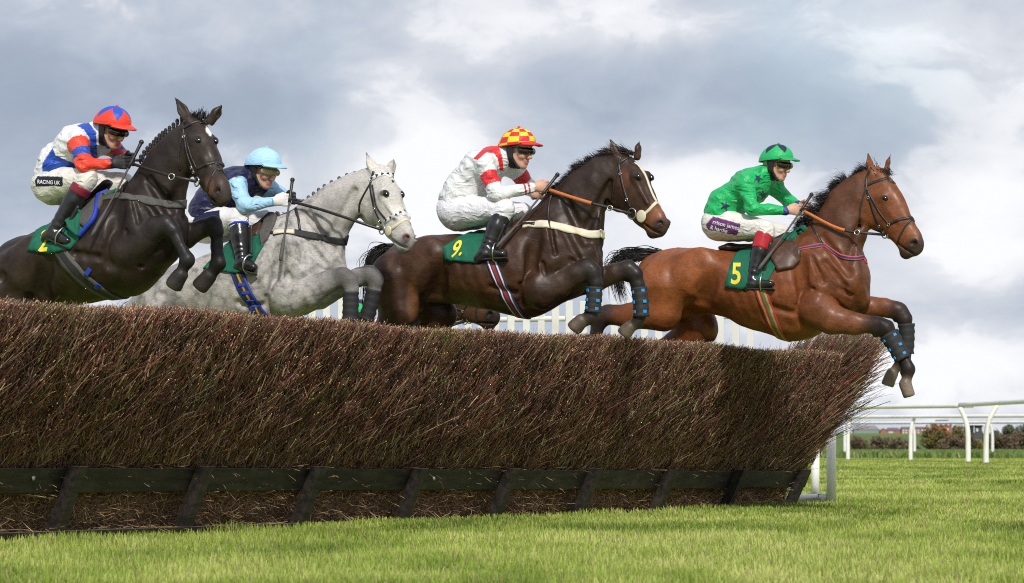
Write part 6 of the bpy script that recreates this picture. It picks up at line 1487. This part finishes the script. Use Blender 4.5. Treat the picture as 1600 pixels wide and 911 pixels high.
# ---- green silks
def pat4(v, col, F, J):
    px, py = F.px(v.T); m = near_mask(v, J)
    for s_ in (star(1133, 322, 9.5, .3), star(1193, 305, 9, -.2), star(1185, 279, 8, .5), star(1154, 264, 7, .1), star(1212, 285, 7, .4)): col[in_poly(px, py, s_) & m] = (.012, .045, .07)
    for s_ in ('', '_f'):
        t1, d1, t2, d2 = arm_t(v, J, s_); col[(t2 > .86) & (d2 < .06)] = (.02, .05, .20)
    return col
def cap4(ph, th):
    k = (ph / (2 * math.pi) * 5 + .5) % 1
    return navy if th < .20 + .52 * abs(k - .5) * 2 else green
gait = plain('red_gaiter', (0.42, 0.012, 0.02), 0.25, 0.15, 20, .4, 40, spec=.6)
J4 = dict(F=F4, seed=4, label='jockey in green silks with navy stars and a green cap, riding the bright bay', silk=green, breech=(.72, .70, .66),
    j=dict(pelvis=(1126, 345, 0.02), waist=(1137, 318, .02), chest=(1172, 292, .02), neckb=(1197, 271, .02), sh=(1166, 286, .17), sh_f=(1208, 288, -.15), el=(1175, 326, .25), el_f=(1236, 318, -.22), wr=(1230, 329, .13), wr_f=(1250, 322, -.09), ha=(1254, 328, .10), ha_f=(1266, 324, -.05),
           hip=(1127, 354, .11), knee=(1196, 359, .22), ankle=(1174, 444, .30), toe=(1204, 444, .31)),
    head=(1212, 254, .02, 14, 10), size=1.0, pattern=pat4, cap=cap4, peak=(.012, .36, .11), boot_top=(gait, .06, .36), scarf=True, hem=.05,
    patches=[([(1103, 351), (1114, 338), (1157, 350), (1152, 368), (1106, 359)], (.13, .035, .15))],
    texts=[('rrison james', (1113, 349.5), (8.3, 2.0), (2.2, -9.0), .01), ('& hardie', (1109, 357.5), (8.0, 1.9), (2.2, -8.5), .01)])
rider4, RJ4, RK4, _ = make_jockey(J4); stirrup(horse4, F4, RJ4, (1204, 378, .30))
whip4 = make_whip(F4, (1268, 304, .08), (1185, 421, .37), .22, 'dark whip pointing back and down from the hands of the jockey in green')
# ---- white and red silks
def pat3(v, col, F, J):
    px, py = F.px(v.T); m = near_mask(v, J)
    col[in_poly(px, py, [(739, 248), (757, 230), (779, 226), (785, 246), (787, 267), (781, 267), (778, 248), (771, 239), (760, 238), (746, 250)]) & m] = red
    for s_ in ('', '_f'):
        t1, d1, t2, d2 = arm_t(v, J, s_); a = (d1 < .075)
        col[a & (t1 > .34) & (t1 < .74) & (d1 <= d2 + .004)] = red
        for lo, hi in ((.72, .77), (.83, .88)): col[(d2 < .06) & (t2 > lo) & (t2 < hi)] = (.40, .02, .03)
    return col
def cap3(ph, th):
    if th > .94: return red
    row = int(th * 4.6); n = 10; return red if (int(ph / (2 * math.pi) * n + .5) + row) % 2 == 0 else yel
J3 = dict(F=F3, seed=13, label='jockey in white silks with red armbands and a red and yellow chequered cap', silk=(.72, .74, .74), breech=(.76, .75, .80),
    j=dict(pelvis=(716, 326, .02), waist=(728, 294, .02), chest=(756, 262, .02), neckb=(788, 242, .02), sh=(757, 257, .17), sh_f=(803, 262, -.15), el=(776, 303, .25), el_f=(826, 292, -.22), wr=(834, 293, .13), wr_f=(836, 305, -.10), ha=(858, 291, .10), ha_f=(858, 303, -.05),
           hip=(716, 334, .11), knee=(788, 326, .23), ankle=(757, 398, .31), toe=(786, 396, .32)),
    head=(807, 232, .02, 18, 8), size=1.05, pattern=pat3, cap=cap3, peak=(.60, .02, .02), scarf=True, hem=.05)
rider3, RJ3, RK3, _ = make_jockey(J3); stirrup(horse3, F3, RJ3, (788, 350, .30))
whip3 = make_whip(F3, (871, 273, .08), (776, 386, .37), .26, 'dark whip with a red collar held by the jockey in white and red')
# ---- navy and pale blue silks
def pat2(v, col, F, J):
    for s_ in ('', '_f'):
        t1, d1, t2, d2 = arm_t(v, J, s_); t3, d3 = seg_t(v, J['waist'], J['chest'])
        col[((d1 < .078) & (t1 > .02) | (d2 < .06)) & (d3 > .10)] = sky_c
        col[(d2 < .06) & (t2 > .90)] = (.10, .35, .62)
    px, py = F.px(v.T); m = near_mask(v, J)
    for s_ in (star(411, 304, 5, .2), star(424, 308, 5, .6)): col[in_poly(px, py, s_) & m] = sky_c
    return col
amber = plain('amber_lens', (0.34, 0.27, 0.11), 0.1, 0.3, 20, spec=.8)
J2 = dict(F=F2, seed=23, label='jockey in pale blue and navy silks with a pale blue cap, riding the grey', silk=navy, breech=(.76, .75, .76),
    j=dict(pelvis=(322, 346, .02), waist=(336, 316, .02), chest=(366, 292, .02), neckb=(396, 274, .02), sh=(368, 286, .17), sh_f=(414, 290, -.15), el=(382, 321, .25), el_f=(438, 306, -.22), wr=(428, 315, .13), wr_f=(446, 312, -.10), ha=(455, 312, .10), ha_f=(466, 309, -.05),
           hip=(326, 354, .11), knee=(372, 340, .22), ankle=(379, 412, .30), toe=(396, 418, .33)),
    head=(410, 262, .02, 20, 16), size=1.03, pattern=pat2, cap=lambda ph, th: (.40, .66, .88), peak=(.34, .60, .85), lens=amber, hem=.05, gloves={'': (.7, .7, .7), '_f': (.02, .02, .02)}, boot_top=(royal, .14, .20), scarf=True,
    patches=[([(300, 348), (306, 334), (343, 328), (344, 346), (330, 356), (302, 358)], (.012, .014, .05))], texts=[('use', (326, 344), (8.5, -1.6), (1.6, -9.5), .012)])
rider2, RJ2, RK2, _ = make_jockey(J2); stirrup(horse2, F2, RJ2, (392, 352, .30))
whip2 = make_whip(F2, (457, 281, .13), (438, 407, .36), .28, 'dark whip held upright by the jockey in pale blue')
# ---- red, white and blue silks
def pat1(v, col, F, J):
    px, py = F.px(v.T); m = near_mask(v, J); red1 = (.80, .06, .03)
    col[in_poly(px, py, [(66, 256), (82, 231), (87, 243), (117, 256), (140, 268), (118, 272), (66, 268)]) & m] = royal_c
    col[in_poly(px, py, [(120, 196), (138, 190), (150, 206), (153, 250), (141, 246), (140, 216), (131, 203)]) & m] = royal_c
    for s_ in ('', '_f'):
        t1, d1, t2, d2 = arm_t(v, J, s_); a = ((d1 < .075) & (t1 > .02)) | (d2 < .06); col[a] = red1
        col[(d1 < .075) & (d1 <= d2 + .004) & (t1 > .42) & (t1 < .74)] = royal_c; col[(d2 < .06) & (t2 > .93)] = (.03, .03, .04)
    return col
def cap1(ph, th):
    k = (ph / (2 * math.pi) * 5 + .5) % 1
    return (.016, .08, .48) if th < .26 + .52 * abs(k - .5) * 2 else (.82, .05, .025)
maroon = plain('maroon_boot_top', (.20, .012, .03), .35, .15, 20)
J1 = dict(F=F1, seed=33, label='jockey in red, white and blue silks with a red cap, riding the black horse', silk=(.74, .74, .78), breech=(.74, .71, .66),
    j=dict(pelvis=(86, 284, .02), waist=(96, 252, .02), chest=(124, 226, .02), neckb=(152, 208, .02), sh=(122, 222, .17), sh_f=(172, 226, -.15), el=(132, 258, .25), el_f=(192, 246, -.22), wr=(174, 256, .13), wr_f=(196, 250, -.10), ha=(200, 254, .10), ha_f=(214, 249, -.05),
           hip=(82, 292, .11), knee=(136, 280, .22), ankle=(82, 366, .30), toe=(106, 377, .31)),
    head=(174, 198, .02, 14, 22), size=1.02, pattern=pat1, cap=cap1, peak=(.80, .05, .025), hem=.05, gloves={'': (.02, .02, .02), '_f': (.02, .02, .02)}, boot_top=(maroon, .13, .27), scarf=True,
    patches=[([(54, 282), (59, 275), (98, 276), (98, 291), (56, 292)], (.012, .013, .03))], texts=[('RACING UK', (58.5, 286.5), (6.6, .35), (.4, -8.0), .02)])
rider1, RJ1, RK1, _ = make_jockey(J1); stirrup(horse1, F1, RJ1, (122, 322, .30))
whip1 = make_whip(F1, (221, 222, .13), (143, 369, .37), .28, 'dark whip held by the jockey in red, white and blue')
# ---- a fifth runner, still rising to the fence, almost wholly hidden by the dark brown horse and the birch
def copy_tree(o, parent=None):
    c = o.copy(); COL.objects.link(c); c.parent = parent
    for ch in list(o.children): copy_tree(ch, c)
    return c
shaded5 = coat('shaded_brown_coat'); hsv = shaded5.node_tree.nodes.new('ShaderNodeHueSaturation'); bs5 = [n_ for n_ in shaded5.node_tree.nodes if n_.type == 'BSDF_PRINCIPLED'][0]  # dull brown copy of the bay coat, darkened to stand for shade
lk5 = bs5.inputs['Base Color'].links[0].from_socket; hsv.inputs['Value'].default_value = .42; hsv.inputs['Saturation'].default_value = .85; shaded5.node_tree.links.new(lk5, hsv.inputs['Color']); shaded5.node_tree.links.new(hsv.outputs[0], bs5.inputs['Base Color'])
h5, r5 = copy_tree(horse4), copy_tree(rider4)
muz = np.array(HD4.P(1444, 377, 0)); pitch, yaw5 = rad(-29), F4.yaw
R5 = Matrix.Rotation(-yaw5, 4, 'Z') @ Matrix.Rotation(pitch, 4, 'Y')
tgt = Vector(((777 - HX) / FPX * 29.2, 29.2, CH + (HY - 482) / FPX * 29.2)); loc5 = tgt - (R5 @ Vector(muz))
h5.material_slots[0].link = 'OBJECT'; h5.material_slots[0].material = shaded5
for o in (h5, r5): o.location = loc5; o.rotation_euler = R5.to_euler()
r5.location = loc5 + Vector((.09, 0, -.03))
tag(h5, 'brown horse whose muzzle alone shows under the belly of the dark brown horse', 'horse', 'horses jumping the fence')
tag(r5, 'jockey in green glimpsed between the forelegs of the grey horse', 'jockey', 'jockeys riding over the fence')
